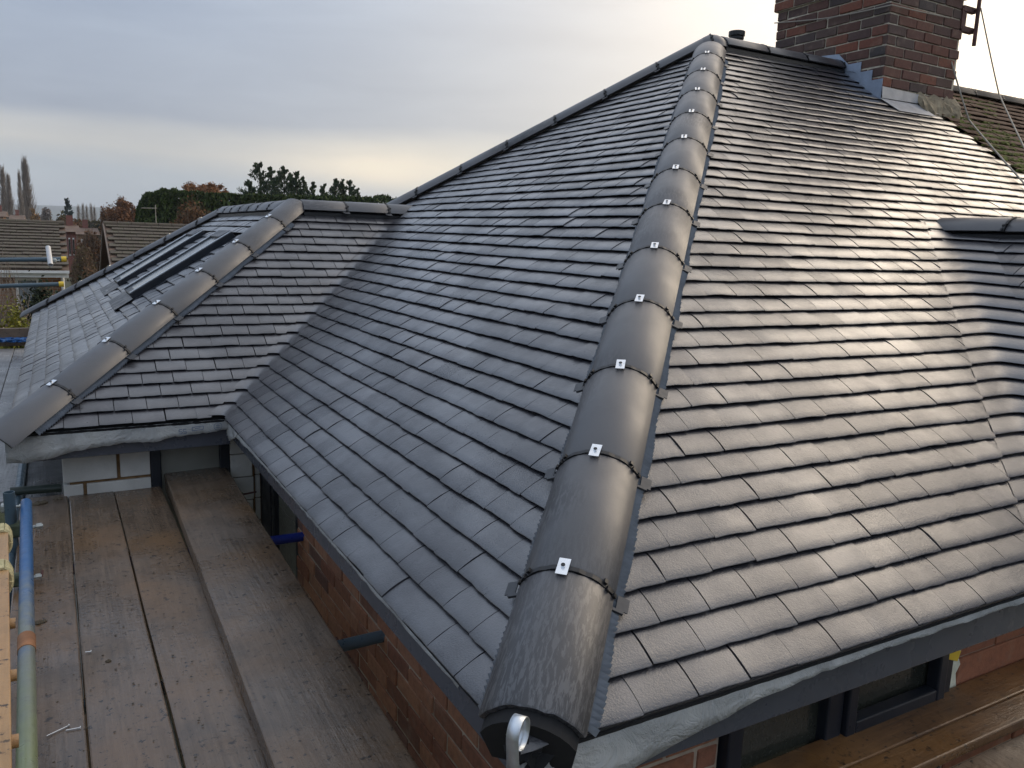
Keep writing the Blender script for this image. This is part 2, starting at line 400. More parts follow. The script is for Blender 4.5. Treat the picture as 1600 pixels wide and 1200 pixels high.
simple('render_white', (.55, .54, .52), .8, .1, 3, .1)
simple('roof_far', (.13, .085, .06), .9, .3, 2, .3)
simple('soil', (.07, .055, .035), .95, .4, 2, .5, 20)
def groundmat():
    m = NT('grass_ground'); n = m.noise(.12, 5, .6)
    c = m.ramp(n, [(.35, (.035, .05, .018)), (.5, (.06, .062, .03)), (.7, (.085, .07, .045))])
    m.col(c).rough(.95); m.bump(m.noise(3, 4), .5, .1)
groundmat()
simple('hill', (.05, .065, .045), .95, .4, .006, 0)
def leaf(name, a, b, tr=.25):
    m = NT(name); c = m.ramp(m.island(), [(0, a), (1, b)])
    m.col(c).rough(.7).spec(.25)
for nm, a_, b_ in [('leaf_conifer', (.014, .028, .013), (.056, .088, .030)), ('leaf_hedge', (.020, .040, .010), (.085, .122, .030)),
                   ('leaf_far_conifer', (.018, .034, .030), (.035, .055, .045)), ('leaf_brown', (.085, .035, .014), (.24, .105, .04)),
                   ('leaf_orange', (.16, .075, .03), (.36, .17, .07)), ('leaf_rust', (.10, .045, .018), (.20, .10, .04)), ('leaf_yellow', (.10, .11, .015), (.28, .26, .04)),
                   ('leaf_dark', (.008, .014, .008), (.030, .042, .016)), ('leaf_olive', (.07, .065, .025), (.16, .12, .05)), ('twig_grey', (.13, .105, .085), (.27, .22, .18)),
                   ('twig_brown', (.10, .065, .04), (.20, .13, .08)), ('leaf_gold', (.20, .105, .03), (.30, .17, .06))]:
    leaf(nm, a_, b_)
simple('bark', (.085, .062, .045), .95, .3, 8, .6, 30, bd=.02)
simple('bark_pale', (.30, .27, .23), .9, .2, 8, .4, 30, bd=.02)

# ================================================================= THE ROOF GENERATOR
def soft(m):
    m.polygons.foreach_set('use_smooth', [True] * len(m.polygons)); m.update()
    m.set_sharp_from_angle(angle=math.radians(50))
def tile_template(r):
    us = [-.5, -.25, 0, .25, .5]; w = TW - .004
    tail = [r.gauss(0, .0009) for _ in us]; lift = [r.gauss(0, .0007) for _ in us]; bow = r.uniform(-.0004, .0014)
    V = []
    def row(vv, nn, jt=1.0, jn=1.0):
        for i, u in enumerate(us): V.append((u * w, vv + tail[i] * jt, nn - bow * (2 * u) ** 2 + lift[i] * jn))
    k_ = r.gauss(0, .0006)
    row(.013, .0062); row(0, .0162); row(.003, .0183); row(.030, .0176 + k_, .3, .6); row(.060, .0146 + k_, 0, .3); row(.084, .0102, 0, 0); row(.103, .0045, 0, 0); row(.165, -.012, 0, 0)
    F = []
    for k in range(7):
        for i in range(4): F.append((k * 5 + i, k * 5 + i + 1, k * 5 + 6 + i, k * 5 + 5 + i))
    b = len(V); V.append((-w / 2, .165, -.024)); V.append((w / 2, .165, -.024))
    F.append(tuple(range(0, 40, 5)) + (b,)); F.append((4, b + 1) + tuple(range(39, 4, -5)))
    return np.array(V), F
TPL = [tile_template(random.Random(100 + i)) for i in range(12)]
TPLM = {}
def tpl_mesh(i, mat):
    if (i, mat) not in TPLM:
        v, f = TPL[i]; m = bpy.data.meshes.new('roof_tile'); m.from_pydata(v.tolist(), [], f); soft(m); m.materials.append(MAT[mat]); TPLM[(i, mat)] = m
    return TPLM[(i, mat)]

class Slope:
    """a tiled plane: O eaves origin, U along the eaves, V up the slope, N out; clips = vertical planes (point, inward normal)"""
    def __init__(s, O, U, V, clips, u0, u1, v1, mat='tile', v0=0.0, holes=(), jit=1.0, seed=1, skip=.0):
        s.O, s.U, s.V = Vector(O), Vector(U).normalized(), Vector(V).normalized(); s.N = s.U.cross(s.V)
        if s.N.z < 0: s.N = -s.N
        s.clips = [(Vector(p), Vector(n).normalized()) for p, n in clips]; s.mat = mat; s.tiles = []
        r = random.Random(seed); k0 = int(round(v0 / GAUGE)); k = k0
        while k * GAUGE < v1:
            off = (TW / 2 if k % 2 else 0) + r.uniform(-.004, .004); sag = r.gauss(0, .0012 * jit)
            nU = int((u1 - u0) / TW) + 3
            for j in range(-1, nU):
                uc = u0 + off + j * TW + r.gauss(0, .0009 * jit); vk = k * GAUGE + sag + r.gauss(0, .0013 * jit)
                if any(h[0] < uc < h[1] and h[2] < vk + .05 < h[3] for h in holes): continue
                yaw = r.gauss(0, .005 * jit); roll = r.gauss(0, .0065 * jit); pit = r.gauss(0, .0055 * jit)
                B = Matrix((s.U, s.V, s.N)).transposed().to_4x4()
                if s.U.cross(s.V).z < 0: 
                    pass
                wav = (.004 * math.sin(uc * 1.3 + seed) + .003 * math.sin(vk * 2.1 + uc * .7)) * jit
                Mx = Matrix.Translation(s.O + s.U * uc + s.V * vk + s.N * (wav + abs(r.gauss(0, .0012 * jit)))) @ B @ Matrix.Rotation(yaw, 4, 'Z') @ Matrix.Rotation(roll, 4, 'Y') @ Matrix.Rotation(pit, 4, 'X')
                t = r.randrange(len(TPL)); v = TPL[t][0]; A = np.array(Mx)
                P = v @ A[:3, :3].T + A[:3, 3]
                mn = min(min((P - np.array(p)) @ np.array(n)) for p, n in s.clips) if s.clips else 1
                if s.clips and min(max((P - np.array(p)) @ np.array(n)) for p, n in s.clips) < .012: continue
                s.tiles.append((Mx, t, P, mn < 0))
            k += 1
    def score(s, P):
        c = P.mean(0); x, y, d = project(c)
        if d < .2 or not (-60 < x < 1660 and -60 < y < 1260): return 0
        v = CAM - c; L = np.linalg.norm(v); f = float(v @ np.array(s.N)) / L
        return max(f, 0) / L ** 2
    def clipped(s, P, t):
        bm = bmesh.new(); vs = [bm.verts.new(p) for p in P]
        for f in TPL[t][1]: bm.faces.new([vs[i] for i in f])
        for p, n in s.clips:
            bmesh.ops.bisect_plane(bm, geom=bm.verts[:] + bm.edges[:] + bm.faces[:], plane_co=p, plane_no=n, clear_inner=True)
        bm.verts.index_update(); V = [tuple(v.co) for v in bm.verts]; F = [tuple(v.index for v in f.verts) for f in bm.faces]; bm.free()
        return V, F
def lay_tiles(slopes, roots, thing, n_single=300, field='tile_field'):
    """the n_single tiles that show largest become objects under their slope, the rest one field"""
    allt = []
    for si, s in enumerate(slopes):
        for t in s.tiles: allt.append((s.score(t[2]), si, t))
    allt.sort(key=lambda q: -q[0])
    rest = MB(); fv = []; ff = []; base = 0
    for i, (sc, si, (Mx, t, P, cut)) in enumerate(allt):
        s = slopes[si]
        if i < n_single and sc > 0:
            if cut:
                V, F = s.clipped(P, t)
                if len(F) < 2: continue
                inv = Mx.inverted(); m = bpy.data.meshes.new('roof_tile'); m.from_pydata([tuple(inv @ Vector(p)) for p in V], [], F); soft(m); m.materials.append(MAT[s.mat])
            else: m = tpl_mesh(t, s.mat)
            o = link(bpy.data.objects.new('roof_tile', m)); o.parent = roots[si]; o.matrix_basis = Mx
        else:
            if cut: V, F = s.clipped(P, t)
            else: V, F = P.tolist(), TPL[t][1]
            b = len(fv); fv += [tuple(p) for p in V]; ff += [tuple(b + q for q in f) for f in F]
    if fv:
        rest.v = fv; rest.f = ff
        o = rest.build(field, slopes[0].mat, thing); soft(o.data); o['kind'] = 'stuff'
def deck(name, poly, N, par, mat='underlay_dark', off=.022):
    m = MB(); m.slab([Vector(p) - Vector(N) * off for p in poly], -Vector(N) * .03)
    return m.build(name, mat, par)

# third-round hip / ridge tile, local x across, y along, z up
HR, HA, HL = .134, math.radians(66), .45
def hip_mesh(L, seed=0, wide=1.0, streak=0):
    m = MB(); n = 16; th = .014; ny = 5; r = random.Random(seed)
    wob = [r.gauss(0, .0012) for _ in range(n + 1)]
    def pt(i, y, rr): 
        a = -HA + 2 * HA * i / n
        return (math.sin(a) * rr * wide, y + (wob[i] if y in (0, L) else 0), (math.cos(a) - 1) * rr * 1.0 + (rr - HR))
    rows = [(0, -.003), (.006, 0), (L * .5, .0006), (L - .006, 0), (L, -.003)]
    V = []; F = []
    for y, d in rows: V += [pt(i, y, HR + d) for i in range(n + 1)]
    for k in range(len(rows) - 1):
        for i in range(n): a = k * (n + 1) + i; F.append((a, a + 1, a + n + 2, a + n + 1))
    b = len(V)
    for y in (0, L): V += [pt(i, y, HR - th) for i in range(n + 1)]
    for i in range(n): F.append((b + i, b + n + 1 + i, b + n + 2 + i, b + i + 1))
    for i in range(n):
        F.append((i, b + i, b + i + 1, i + 1)); q = (len(rows) - 1) * (n + 1)
        F.append((q + i, q + i + 1, b + n + 2 + i, b + n + 1 + i))
    for e in (0, n):
        q = [k * (n + 1) + e for k in range(len(rows))]; F.append(tuple(q + [b + n + 1 + e, b + e]))
    m.add(V, F); me = m.mesh('hip_tile', True); me.materials.append(MAT['hip']); return me
def seal_mesh(wide=1.0):
    m = MB(); n = 18; r0, r1 = HR - .016, HR + .0015; V = []; F = []
    for i in range(n + 1):
        a = -HA * 1.02 + 2.04 * HA * i / n
        for rr in (r0, r1 + (.0015 if i % 3 else -.001)):
            for y in (-.0065, .0065): V.append((math.sin(a) * rr * wide, y, math.cos(a) * rr - HR))
    for i in range(n):
        a = i * 4; F += [(a + 2, a + 3, a + 7, a + 6), (a, a + 2, a + 6, a + 4), (a + 1, a + 5, a + 7, a + 3), (a, a + 4, a + 5, a + 1)]
    m.add(V, F)
    for sgn in (-1, 1):       # lugs near the feet
        for aa, ll in ((.70, .012), (.78, .014), (.95, .012)):
            a = sgn * HA * aa; m.box((math.sin(a) * (HR + .003) * wide, (.008 if aa < .75 else -.006), math.cos(a) * (HR + .003) - HR), (.011, ll, .009), Matrix.Rotation(a, 3, 'Y'))
    me = m.mesh('joint_seal'); me.materials.append(MAT['black_plastic']); return me
def clip_mesh():
    m = MB(); m.box((0, 0, .005), (.030, .052, .0022)); m.tube((0, 0, .0055), (0, 0, .0115), .0062, 8)
    me = m.mesh('clip'); me.materials.append(MAT['clip_metal']); return me
def screw_mesh():
    m = MB(); m.tube((0, 0, .0062), (0, 0, .0125), .0058, 8); me = m.mesh('screw'); me.materials.append(MAT['black_plastic']); return me
def foot_mesh(sgn):
    m = MB(); a = sgn * HA; x0 = math.sin(a) * HR; z0 = math.cos(a) * HR - HR
    m.box((x0 + sgn * .022, -.012, z0 - .014), (.032, .042, .003), Matrix.Rotation(sgn * .42, 3, 'Y'))
    m.box((x0 + sgn * .012, -.036, z0 - .012), (.03, .008, .008), Matrix.Rotation(sgn * .42, 3, 'Y'))
    me = m.mesh('seal_foot'); me.materials.append(MAT['seal_grey']); return me
def hip_run(P0, D, up_off, n, L0, thing, first_L=None, clips=True, feet=True, wide=1.0, part='hip_tile', seed=0, L=HL, last_L=None):
    """n tiles from P0 along D"""
    D = Vector(D).normalized(); Xx = D.cross(Vector((0, 0, 1))).normalized(); Zz = Xx.cross(D)
    y = L0; sm, cm, scm, fm = seal_mesh(wide), clip_mesh(), screw_mesh(), {s: foot_mesh(s) for s in (-1, 1)}
    meshes = [hip_mesh(L - .012, seed + q, wide) for q in range(3)]
    r = random.Random(seed)
    for i in range(n):
        ln = L
        me = meshes[i % 3]
        if i == 0 and first_L: ln = first_L; me = hip_mesh(first_L - .012, seed + 9, wide)
        if i == n - 1 and last_L: ln = last_L; me = hip_mesh(last_L - .012, seed + 8, wide)
        B = Matrix((Xx, D, Zz)).transposed().to_4x4()
        Mx = Matrix.Translation(Vector(P0) + D * (y + .006) + Zz * (up_off + r.gauss(0, .0012)) + Xx * r.gauss(0, .0015)) @ B @ Matrix.Rotation(r.gauss(0, .004), 4, 'Z')
        o = inst(part, me, 'hip', thing, Mx)
        if i < n - 1 or last_L is None:
            J = Matrix.Translation((0, ln - .006, 0))
            q = link(bpy.data.objects.new('joint_seal', sm)); q.parent = o; q.matrix_basis = J
            if clips:
                K = J @ Matrix.Rotation(r.gauss(0, .05), 4, 'Z') @ Matrix.Translation((r.gauss(0, .004), 0, 0))
                q = link(bpy.data.objects.new('clip', cm)); q.parent = o; q.matrix_basis = K
                q = link(bpy.data.objects.new('screw', scm)); q.parent = o; q.matrix_basis = K
            if feet:
                for s_ in (-1, 1):
                    q = link(bpy.data.objects.new('seal_foot', fm[s_])); q.parent = o; q.matrix_basis = J
        y += ln
    return y
def pleated(P0, P1, planeN, inner, width, thing, lift=.020, per=.017, amp=.0095):
    """pleated membrane strip beside a hip: inner = unit vector in the plane away from the hip line"""
    P0, P1 = Vector(P0), Vector(P1); D = P1 - P0; L = D.length; D /= L; n = int(L / per * 2); m = MB(); V = []; F = []
    N = Vector(planeN); inn = Vector(inner); r = random.Random(3)
    for i in range(n + 1):
        q = P0 + D * (L * i / n); k = amp * (1 if i % 2 else -1); wv = .004 * math.sin(i * .13) + r.gauss(0, .0012)
        for j, (d, hh) in enumerate(((.09, .030), (.09 + width * .5, .016), (.09 + width + wv, .006))):
            V.append(q + inn * d + N * (lift + hh + k * (.5 + .25 * j)))
    for i in range(n):
        for j in range(2): a = i * 3 + j; F.append((a, a + 1, a + 4, a + 3))
    m.add(V, F); return m.build('hip_membrane', 'membrane', thing)

def valley_tiles(x0, y0, z0, sA, sB, k0, k1, thing, par_name, Q=.077, c=.017, lift=.0022, swave=None):
    """concave valley tiles; plane A rises along +y from y0 (zA=T(y-y0)), plane B rises along +x from x0 (zB=T(x-x0))"""
    n = 12
    for k in range(k0, k1):
        V = []; F = []; zb = z0 + k * GAUGE * SP + RND.gauss(0, .0008)
        rows = [(.013, .0062), (0, .0162), (.003, .0183), (.030, .0176), (.060, .0146), (.084, .0102), (.103, .0042), (.15, -.008)]
        for vv, nn in rows:
            for i in range(n + 1):
                qv = -Q + 2 * Q * i / n; z = zb + vv * SP; p = z - math.sqrt(qv * qv + c * c) + (math.sqrt(Q * Q + c * c) - Q)
                zA, zB = p + qv, p - qv
                xx = x0 + zB / T; va = k * GAUGE; wA = max(0, qv / Q); wB = max(0, -qv / Q)
                wav = 0.0 if swave is None else wA * (.004 * math.sin(xx * 1.3 + swave[0]) + .003 * math.sin(va * 2.1 + xx * .7)) + wB * (.004 * math.sin((y0 + zA / T) * 1.3 + swave[1]) + .003 * math.sin(va * 2.1 + (y0 + zA / T) * .7))
                V.append((xx, y0 + zA / T, zb + vv * SP + nn * 1.15 + lift + wav * 1.2))
        for a in range(len(rows) - 1):
            for i in range(n): b = a * (n + 1) + i; F.append((b, b + n + 1, b + n + 2, b + 1))
        m = MB(); m.add(V, F); o = m.build('valley_tile', 'tile', thing, True)

# ================================================================= HOUSE
house = root('house', (3.0, 3.6, GZ), 'brick bungalow with a new dark grey tiled hip roof and brick chimney', 'house')
hipv = Vector((1, 1, T)).normalized()
# clips (vertical planes)
cut = 2 * .075 / T; cutC = 2 * .022 / T
clipA = [((0, 0, 0), (1, -1, 0)), ((XW, 0, 0), (-1, 1, 0)), ((XP, 0, 0), (-1, 0, 0))]
clipA[1] = ((XW - cut, 0, 0), (-1, 1, 0))
SA = Slope((0, -.0, 0), (1, 0, 0), (0, CP, SP), clipA, -.1, XP + .2, AH / CP - .10, seed=1)
# lower right of the wing valley is not part of slope A, so only clip where y is below the wing ridge
SA2 = Slope((0, 0, 0), (1, 0, 0), (0, CP, SP), [((XW + 1.78 - .16, 0, 0), (1, 0, 0)), ((XP, 0, 0), (-1, 0, 0)), ((0, 1.80, 0), (0, 1, 0))], XW + 1.2, XP + .2, AH / CP - .10, seed=1)
SA.tiles = [t for t in SA.tiles if not (t[2].mean(0)[1] > 1.80 and t[2].mean(0)[0] > XW + 1.5)]
# main field of A above the wing ridge, left of it and right of it, without the valley clip
SA3 = Slope((0, 0, 0), (1, 0, 0), (0, CP, SP), [((0, 0, 0), (1, -1, 0)), ((XP, 0, 0), (-1, 0, 0))], -.1, XP + .2, AH / CP - .10, seed=1, v0=round(1.80 / CP / GAUGE) * GAUGE)
SA.tiles = [t for t in SA.tiles if (t[0].translation.y < round(1.80 / CP / GAUGE) * GAUGE * CP - .02)] + SA3.tiles
for t_ in (): pass
clipB = [((0, 0, 0), (-1, 1, 0)), ((0, WB, 0), (-1, -1, 0)), ((0, YV - cutC, 0), (1, -1, 0))]
SB = Slope((0, 0, 0), (0, 1, 0), (CP, 0, SP), clipB[:2] + clipB[2:], -.1, WB, AH / CP - .10, seed=2)
# above the extension ridge the slope goes on past the valley
kR = round(HC / SP / GAUGE)
SB2 = Slope((0, 0, 0), (0, 1, 0), (CP, 0, SP), clipB[:2], -.1, WB, AH / CP - .10, seed=2, v0=kR * GAUGE)
SB.tiles = [t for t in SB.tiles if t[0].translation.x < kR * GAUGE * CP - .02] + SB2.tiles
# wing: slope facing -X
clipW = [((XW + cut, 0, 0), (1, -1, 0)), ((XW + 1.78, 0, 0), (-1, 0, 0))]
SW = Slope((XW, 0, 0), (0, 1, 0), (CP, 0, SP), clipW, -2.2, 1.9, 1.78 / CP - .02, seed=3)
pa = deck('roof_slope', [(0, 0, 0), (XW, 0, 0), (XW + 1.78, 1.78, 1.78 * T), (XP, 1.78, 1.78 * T), (XP, AH, HH), (AH, AH, HH)], (0, -SP, CP), house)
pb = deck('roof_slope', [(0, 0, 0), (AH, AH, HH), (HC / T, WB - HC / T, HC), (HC / T, YV + HC / T, HC), (0, YV, 0)], (-SP, 0, CP), house)
pw = deck('roof_slope', [(XW, 0, 0), (XW + 1.78, 1.78, 1.78 * T), (XW + 1.78, -2.2, 1.78 * T), (XW, -2.2, 0)], (-SP, 0, CP), house)
pa['label'] = 'broad front roof slope with a warm wet sheen'; pb['label'] = 'triangular hip end slope, bluish grey'; pw['label'] = 'roof slope of the projecting wing at the right edge'
MB().slab([(AH, AH, HH), (XP, AH, HH), (XP, WB, 0), (0, WB, 0)], (0, 0, -.03)).build('rear_slope', 'tile', house)
lay_tiles([SA, SB, SW], [pa, pb, pw], house, 300)
valley_tiles(XW, 0, 0, None, None, 0, int(1.86 / CP / GAUGE), house, 'v', swave=(1, 3))
valley_tiles(0, YV, 0, None, None, 0, int(HC / SP / GAUGE) - 1, house, 'v', Q=.030, c=.012, lift=.003)

# hips and ridges
OFF = .078
hip_run((0, 0, 0), hipv, OFF, 13, .065, house, first_L=.3945, seed=11, last_L=.34)
hip_run((0, WB, 0), (AH, AH - WB, HH), OFF, 13, .05, house, seed=12, clips=False)
yR = .13
hip_run((AH, AH, HH), (1, 0, 0), .070, 4, .05, house, seed=13, clips=False, part='ridge_tile', feet=False, last_L=.30, wide=1.05)
cap = MB(); n_ = 12
V = []; F = []
for j in range(5):
    a = j / 4 * math.radians(80)
    for i in range(n_ * 2): b = math.pi * i / n_; V.append((AH + .0 + math.cos(b) * HR * 1.0 * math.sin(a), AH + math.sin(b) * HR * 1.0 * math.sin(a), HH + .072 + HR * (math.cos(a) - 1) * .92))
for j in range(4):
    for i in range(n_ * 2): F.append((j * 24 + i, j * 24 + (i + 1) % 24, j * 24 + 24 + (i + 1) % 24, j * 24 + 24 + i))
cap.add(V, F); cap.build('apex_cap', 'hip', house, True)
# membranes beside the hip
innA = Vector((1, 0, 0)) * .72 + Vector((0, -CP, -SP)) * .55; innA = (Vector((1, 0, 0)) - hipv * hipv.x).normalized()
innB = (Vector((0, 1, 0)) - hipv * hipv.y).normalized()
HLN = (Vector((AH, AH, HH))).length
pleated(hipv * .10, hipv * (HLN - .4), (0, -SP, CP), innA, .052, house)
pleated(hipv * .10, hipv * (HLN - .4), (-SP, 0, CP), innB, .040, house)
# wing ridge
hip_run((XW + 1.78, 1.80, 1.78 * T), (0, -1, 0), .058, 8, -.02, house, seed=14, clips=False, feet=False, part='ridge_tile')
MB().slab([(XW + 1.78 + .128 * math.sin(a_), 1.815, 1.78 * T + .058 + .128 * (math.cos(a_) - 1)) for a_ in [-1.25 + 2.5 * i / 10 for i in range(11)]] + [(XW + 1.87, 1.815, 1.78 * T - .06), (XW + 1.69, 1.815, 1.78 * T - .06)], (0, -.02, 0)).build('ridge_end_cap', 'hip', house, bevel=.003)

def ridge_gap_filler(a, b, par):  # added black filler strip that closes the gap under the ridge tiles
    a, b = Vector(a), Vector(b); d = (b - a).normalized(); w = d.cross(Vector((0, 0, 1))).normalized(); P = [(-.112, -.066), (-.112, -.030), (-.05, .012), (.05, .012), (.112, -.030), (.112, -.066)]
    MB().slab([a + w * x + Vector((0, 0, z)) for x, z in P], b - a).build('ridge_gap_filler', 'black_plastic', par)
ridge_gap_filler((AH + .05, AH, HH), (CX0_ - .02, AH, HH), house); ridge_gap_filler((XW + 1.78, 1.82, 1.78 * T - .012), (XW + 1.78, -2.0, 1.78 * T - .012), house)
MB().frame(Vector((XW + 1.78, 1.72, 1.72 * T)), Vector((1, 0, 0)), Vector((0, CP, SP)), Vector((0, -SP, CP)), (-.24, .20), (-.14, .17), (.002, .012)).build('saddle', 'tile', house)
# hip iron, a galvanised scroll
m = MB(); c0 = Vector((-.05, -.03, .018)); ax = Vector((.86, -.45, .1)).normalized(); dn = Vector((0, 0, -1)); fw = Vector((-.5, -.86, 0)).normalized()
base_ = hipv * -.075; wd = .0135
prof = []
for i in range(20):
    a = math.radians(200 - i * 17.5); prof.append((math.cos(a) * .030, math.sin(a) * .030 + .004))
prof = [(-.018, -.115), (-.022, -.06)] + [( -.0 + .030 * math.cos(math.radians(180 - 17 * i)) , .0 + .034 * math.sin(math.radians(180 - 17 * i))) for i in range(19)]
ctr = Vector((-.026, -.022, .078)); H2 = Vector((-.70, -.71, 0)).normalized(); sd = Vector((.71, -.70, 0))
H2, sd = (Vector((-.80, -.60, 0)).normalized()), Vector((.60, -.80, 0)).normalized()
Vv = []
for (a, b) in prof:
    for s_ in (-1, 1): Vv.append(ctr + H2 * -a + Vector((0, 0, b)) + sd * (s_ * wd))
hi_ = MB(); n_ = len(prof)
fs = [(2 * i, 2 * i + 1, 2 * i + 3, 2 * i + 2) for i in range(n_ - 1)]
hi_.add(Vv, fs); o = hi_.build('hip_iron', 'galv', house, True); sm_ = o.modifiers.new('thick', 'SOLIDIFY'); sm_.thickness = .003; sm_.offset = 0

# fascias, soffits, eaves felt
FO = .045
def fascia(name, a, b, zt, zb, inward, par, mat='fascia', th=.02):
    a, b, inward = Vector(a), Vector(b), Vector(inward)
    m = MB(); m.slab([a + Vector((0, 0, zt)), b + Vector((0, 0, zt)), b + Vector((0, 0, zb)), a + Vector((0, 0, zb))], inward * th); return m.build(name, mat, par, bevel=.003)
fascia('fascia', (.066, FO, 0), (XW + .2, FO, 0), -.045, -.165, (0, 1, 0), house)
fascia('fascia', (FO, FO, 0), (FO, YV + .05, 0), -.035, -.135, (1, 0, 0), house)
MB().span((.067, .066, -.158), (XW, .24, -.150)).build('soffit', 'fascia', house)
MB().span((.066, .2405, -.130), (.24, YV + .2, -.122)).build('soffit', 'fascia', house)
# eaves edge under the tiles (batten-dark) and felt
def felt_strip(name, a, b, out, tops, bots, par, seed, fold=.006):
    a, b, out = Vector(a), Vector(b), Vector(out); r = random.Random(seed); n = 60; V = []; F = []
    for i in range(n + 1):
        f = i / n; p = a.lerp(b, f)
        k = f * (len(bots) - 1); j = min(int(k), len(bots) - 2); bz = bots[j] + (bots[j + 1] - bots[j]) * (k - j) + r.gauss(0, .0015)
        kk = f * (len(tops) - 1); j = min(int(kk), len(tops) - 2); tz = tops[j] + (tops[j + 1] - tops[j]) * (kk - j)
        for s_ in range(4):
            g_ = s_ / 3; V.append(p + out * (.012 * g_ + fold * math.sin(i * .9 + s_) * g_ + r.gauss(0, .0012)) + Vector((0, 0, tz + (bz - tz) * g_)))
    for i in range(n):
        for s_ in range(3): q = i * 4 + s_; F.append((q, q + 1, q + 5, q + 4))
    m = MB(); m.add(V, F); o = m.build(name, 'felt', par, True)
    s_ = o.modifiers.new('thick', 'SOLIDIFY'); s_.thickness = .0015; return o
felt_strip('eaves_felt', (.10, .022, 0), (2.4, .022, 0), (0, -1, 0), [-.012, -.016, -.016], [-.16, -.135, -.095, -.062, -.048, -.042, -.040, -.040, -.038, -.038, -.037, -.037], house, 5, .002)
felt_strip('eaves_felt', (-.02, .030, 0), (.10, .020, 0), (0, -1, 0), [-.035, -.016], [-.27, -.24, -.19, -.162], house, 6)
felt_strip('eaves_felt', (.030, .35, 0), (.030, YV - .15, 0), (-1, 0, 0), [-.014, -.014], [-.035, -.036, -.038, -.036, -.04, -.045, -.06], house, 8, .001)
felt_strip('eaves_felt', (.030, YV - .28, 0), (.030, YV + .04, 0), (-1, 0, 0), [-.012, -.012], [-.045, -.085, -.12, -.10], house, 9, .004)
# eaves undercourse: a dark thin edge below the first course
MB().frame(Vector((0, 0, 0)), Vector((1, 0, 0)), Vector((0, CP, SP)), Vector((0, -SP, CP)), (.03, XW), (.006, .1), (-.02, -.004)).build('undercourse', 'tile', house)
MB().frame(Vector((0, 0, 0)), Vector((0, 1, 0)), Vector((CP, 0, SP)), Vector((-SP, 0, CP)), (.03, YV), (.006, .1), (-.02, -.004)).build('undercourse', 'tile', house)
m = MB(); Xh = hipv.cross(Vector((0, 0, 1))).normalized(); Zh = Xh.cross(hipv); m.slab([hipv * .040 + Xh * (.118 * math.sin(q_)) + Zh * (OFF - .018 + .118 * (math.cos(q_) - 1)) for q_ in [-1.15 + 2.3 * i / 10 for i in range(11)]] + [hipv * .040 + Xh * .09 - Zh * .10, hipv * .040 - Xh * .09 - Zh * .10], hipv * .10); m.build('hip_end_shade', 'underlay_dark', house)  # solid near-black slab in place of the shade inside the hollow hip tile
# second near-black slab standing in for the shade behind the open hip end
m = MB(); m.slab([(.0, .0, .03), (.10, -.005, .0), (.06, .03, -.06), (.0, .0, -.09), (.03, .06, -.06), (-.005, .10, .0)], (.06, .06, .03)); m.build('hip_end_shade', 'underlay_dark', house)

# ---- walls with separate bricks
def bricks(O, U, Z, N, width, z0, rows, par, mat, bl=.215, bh=.0655, mo=.010, dep=.05, jit=.0022, seed=0, skip=None, half0=0):
    O, U, Z, N = Vector(O), Vector(U), Vector(Z), Vector(N); r = random.Random(seed); cache = {}
    def mesh_for(w):
        key = round(w, 2)
        if key not in cache:
            vs = []
            for q in range(3):
                m = MB(); m.box((0, 0, 0), (w, dep, bh)); me = m.mesh('brick')
                bm = bmesh.new(); bm.from_mesh(me); bmesh.ops.bevel(bm, geom=bm.edges[:], offset=.004, segments=1, affect='EDGES')
                for v in bm.verts: v.co += Vector((r.gauss(0, .0008), r.gauss(0, .0008), r.gauss(0, .0008)))
                bm.to_mesh(me); bm.free(); me.materials.append(MAT[mat]); vs.append(me)
            cache[key] = vs
        return r.choice(cache[key])
    B = Matrix((U, -N, Z)).transposed().to_4x4(); cnt = 0
    for k in range(rows):
        x = -((k + half0) % 2) * (bl + mo) / 2; zc = z0 + k * (bh + mo) + bh / 2
        while x < width - .02:
            a, b = max(x, 0), min(x + bl, width)
            if b - a > .03 and not (skip and skip((a + b) / 2, zc)):
                w = b - a if abs(b - a - bl) > .004 else bl
                P = O + U * ((a + b) / 2 + r.gauss(0, .001)) + Z * zc + N * (-dep / 2 + .006 + r.gauss(0, jit))
                o = link(bpy.data.objects.new('brick', mesh_for(w))); o.parent = par; o.matrix_basis = Matrix.Translation(P) @ B @ Matrix.Rotation(r.gauss(0, .006), 4, 'Y') ; cnt += 1
            x += bl + mo
    return cnt
BX = .25
wallB = MB().span((BX, .2, GZ), (BX + .1, 2.80, -.123)).build('wall', 'wall_mortar', house); wallB['label'] = 'side wall of orange brown bricks under the grey fascia'
bricks((BX, 2.80, 0), (0, -1, 0), (0, 0, 1), (-1, 0, 0), 2.60, -1.0, 12, wallB, 'brick_stock', seed=21)
AY = .2
wallA = MB().span((BX + .1001, AY, GZ), (.775, AY + .1, -.1581)).build('wall', 'wall_mortar', house)
bricks((BX - .006, AY, 0), (1, 0, 0), (0, 0, 1), (0, -1, 0), .525, -.99, 11, wallA, 'brick_stock', seed=22)
wallA2 = MB().span((1.90, AY, GZ), (5.8, AY + .1, -.1581)).build('wall', 'wall_mortar', house)
bricks((1.905, AY, 0), (1, 0, 0), (0, 0, 1), (0, -1, 0), .95, -.78, 4, wallA2, 'brick_front', bl=.44, bh=.145, mo=.006, seed=23)
MB().span((1.88, .35, GZ), (5.8, 7.2, -.3)).build('inner_wall', 'wall_mortar', house)
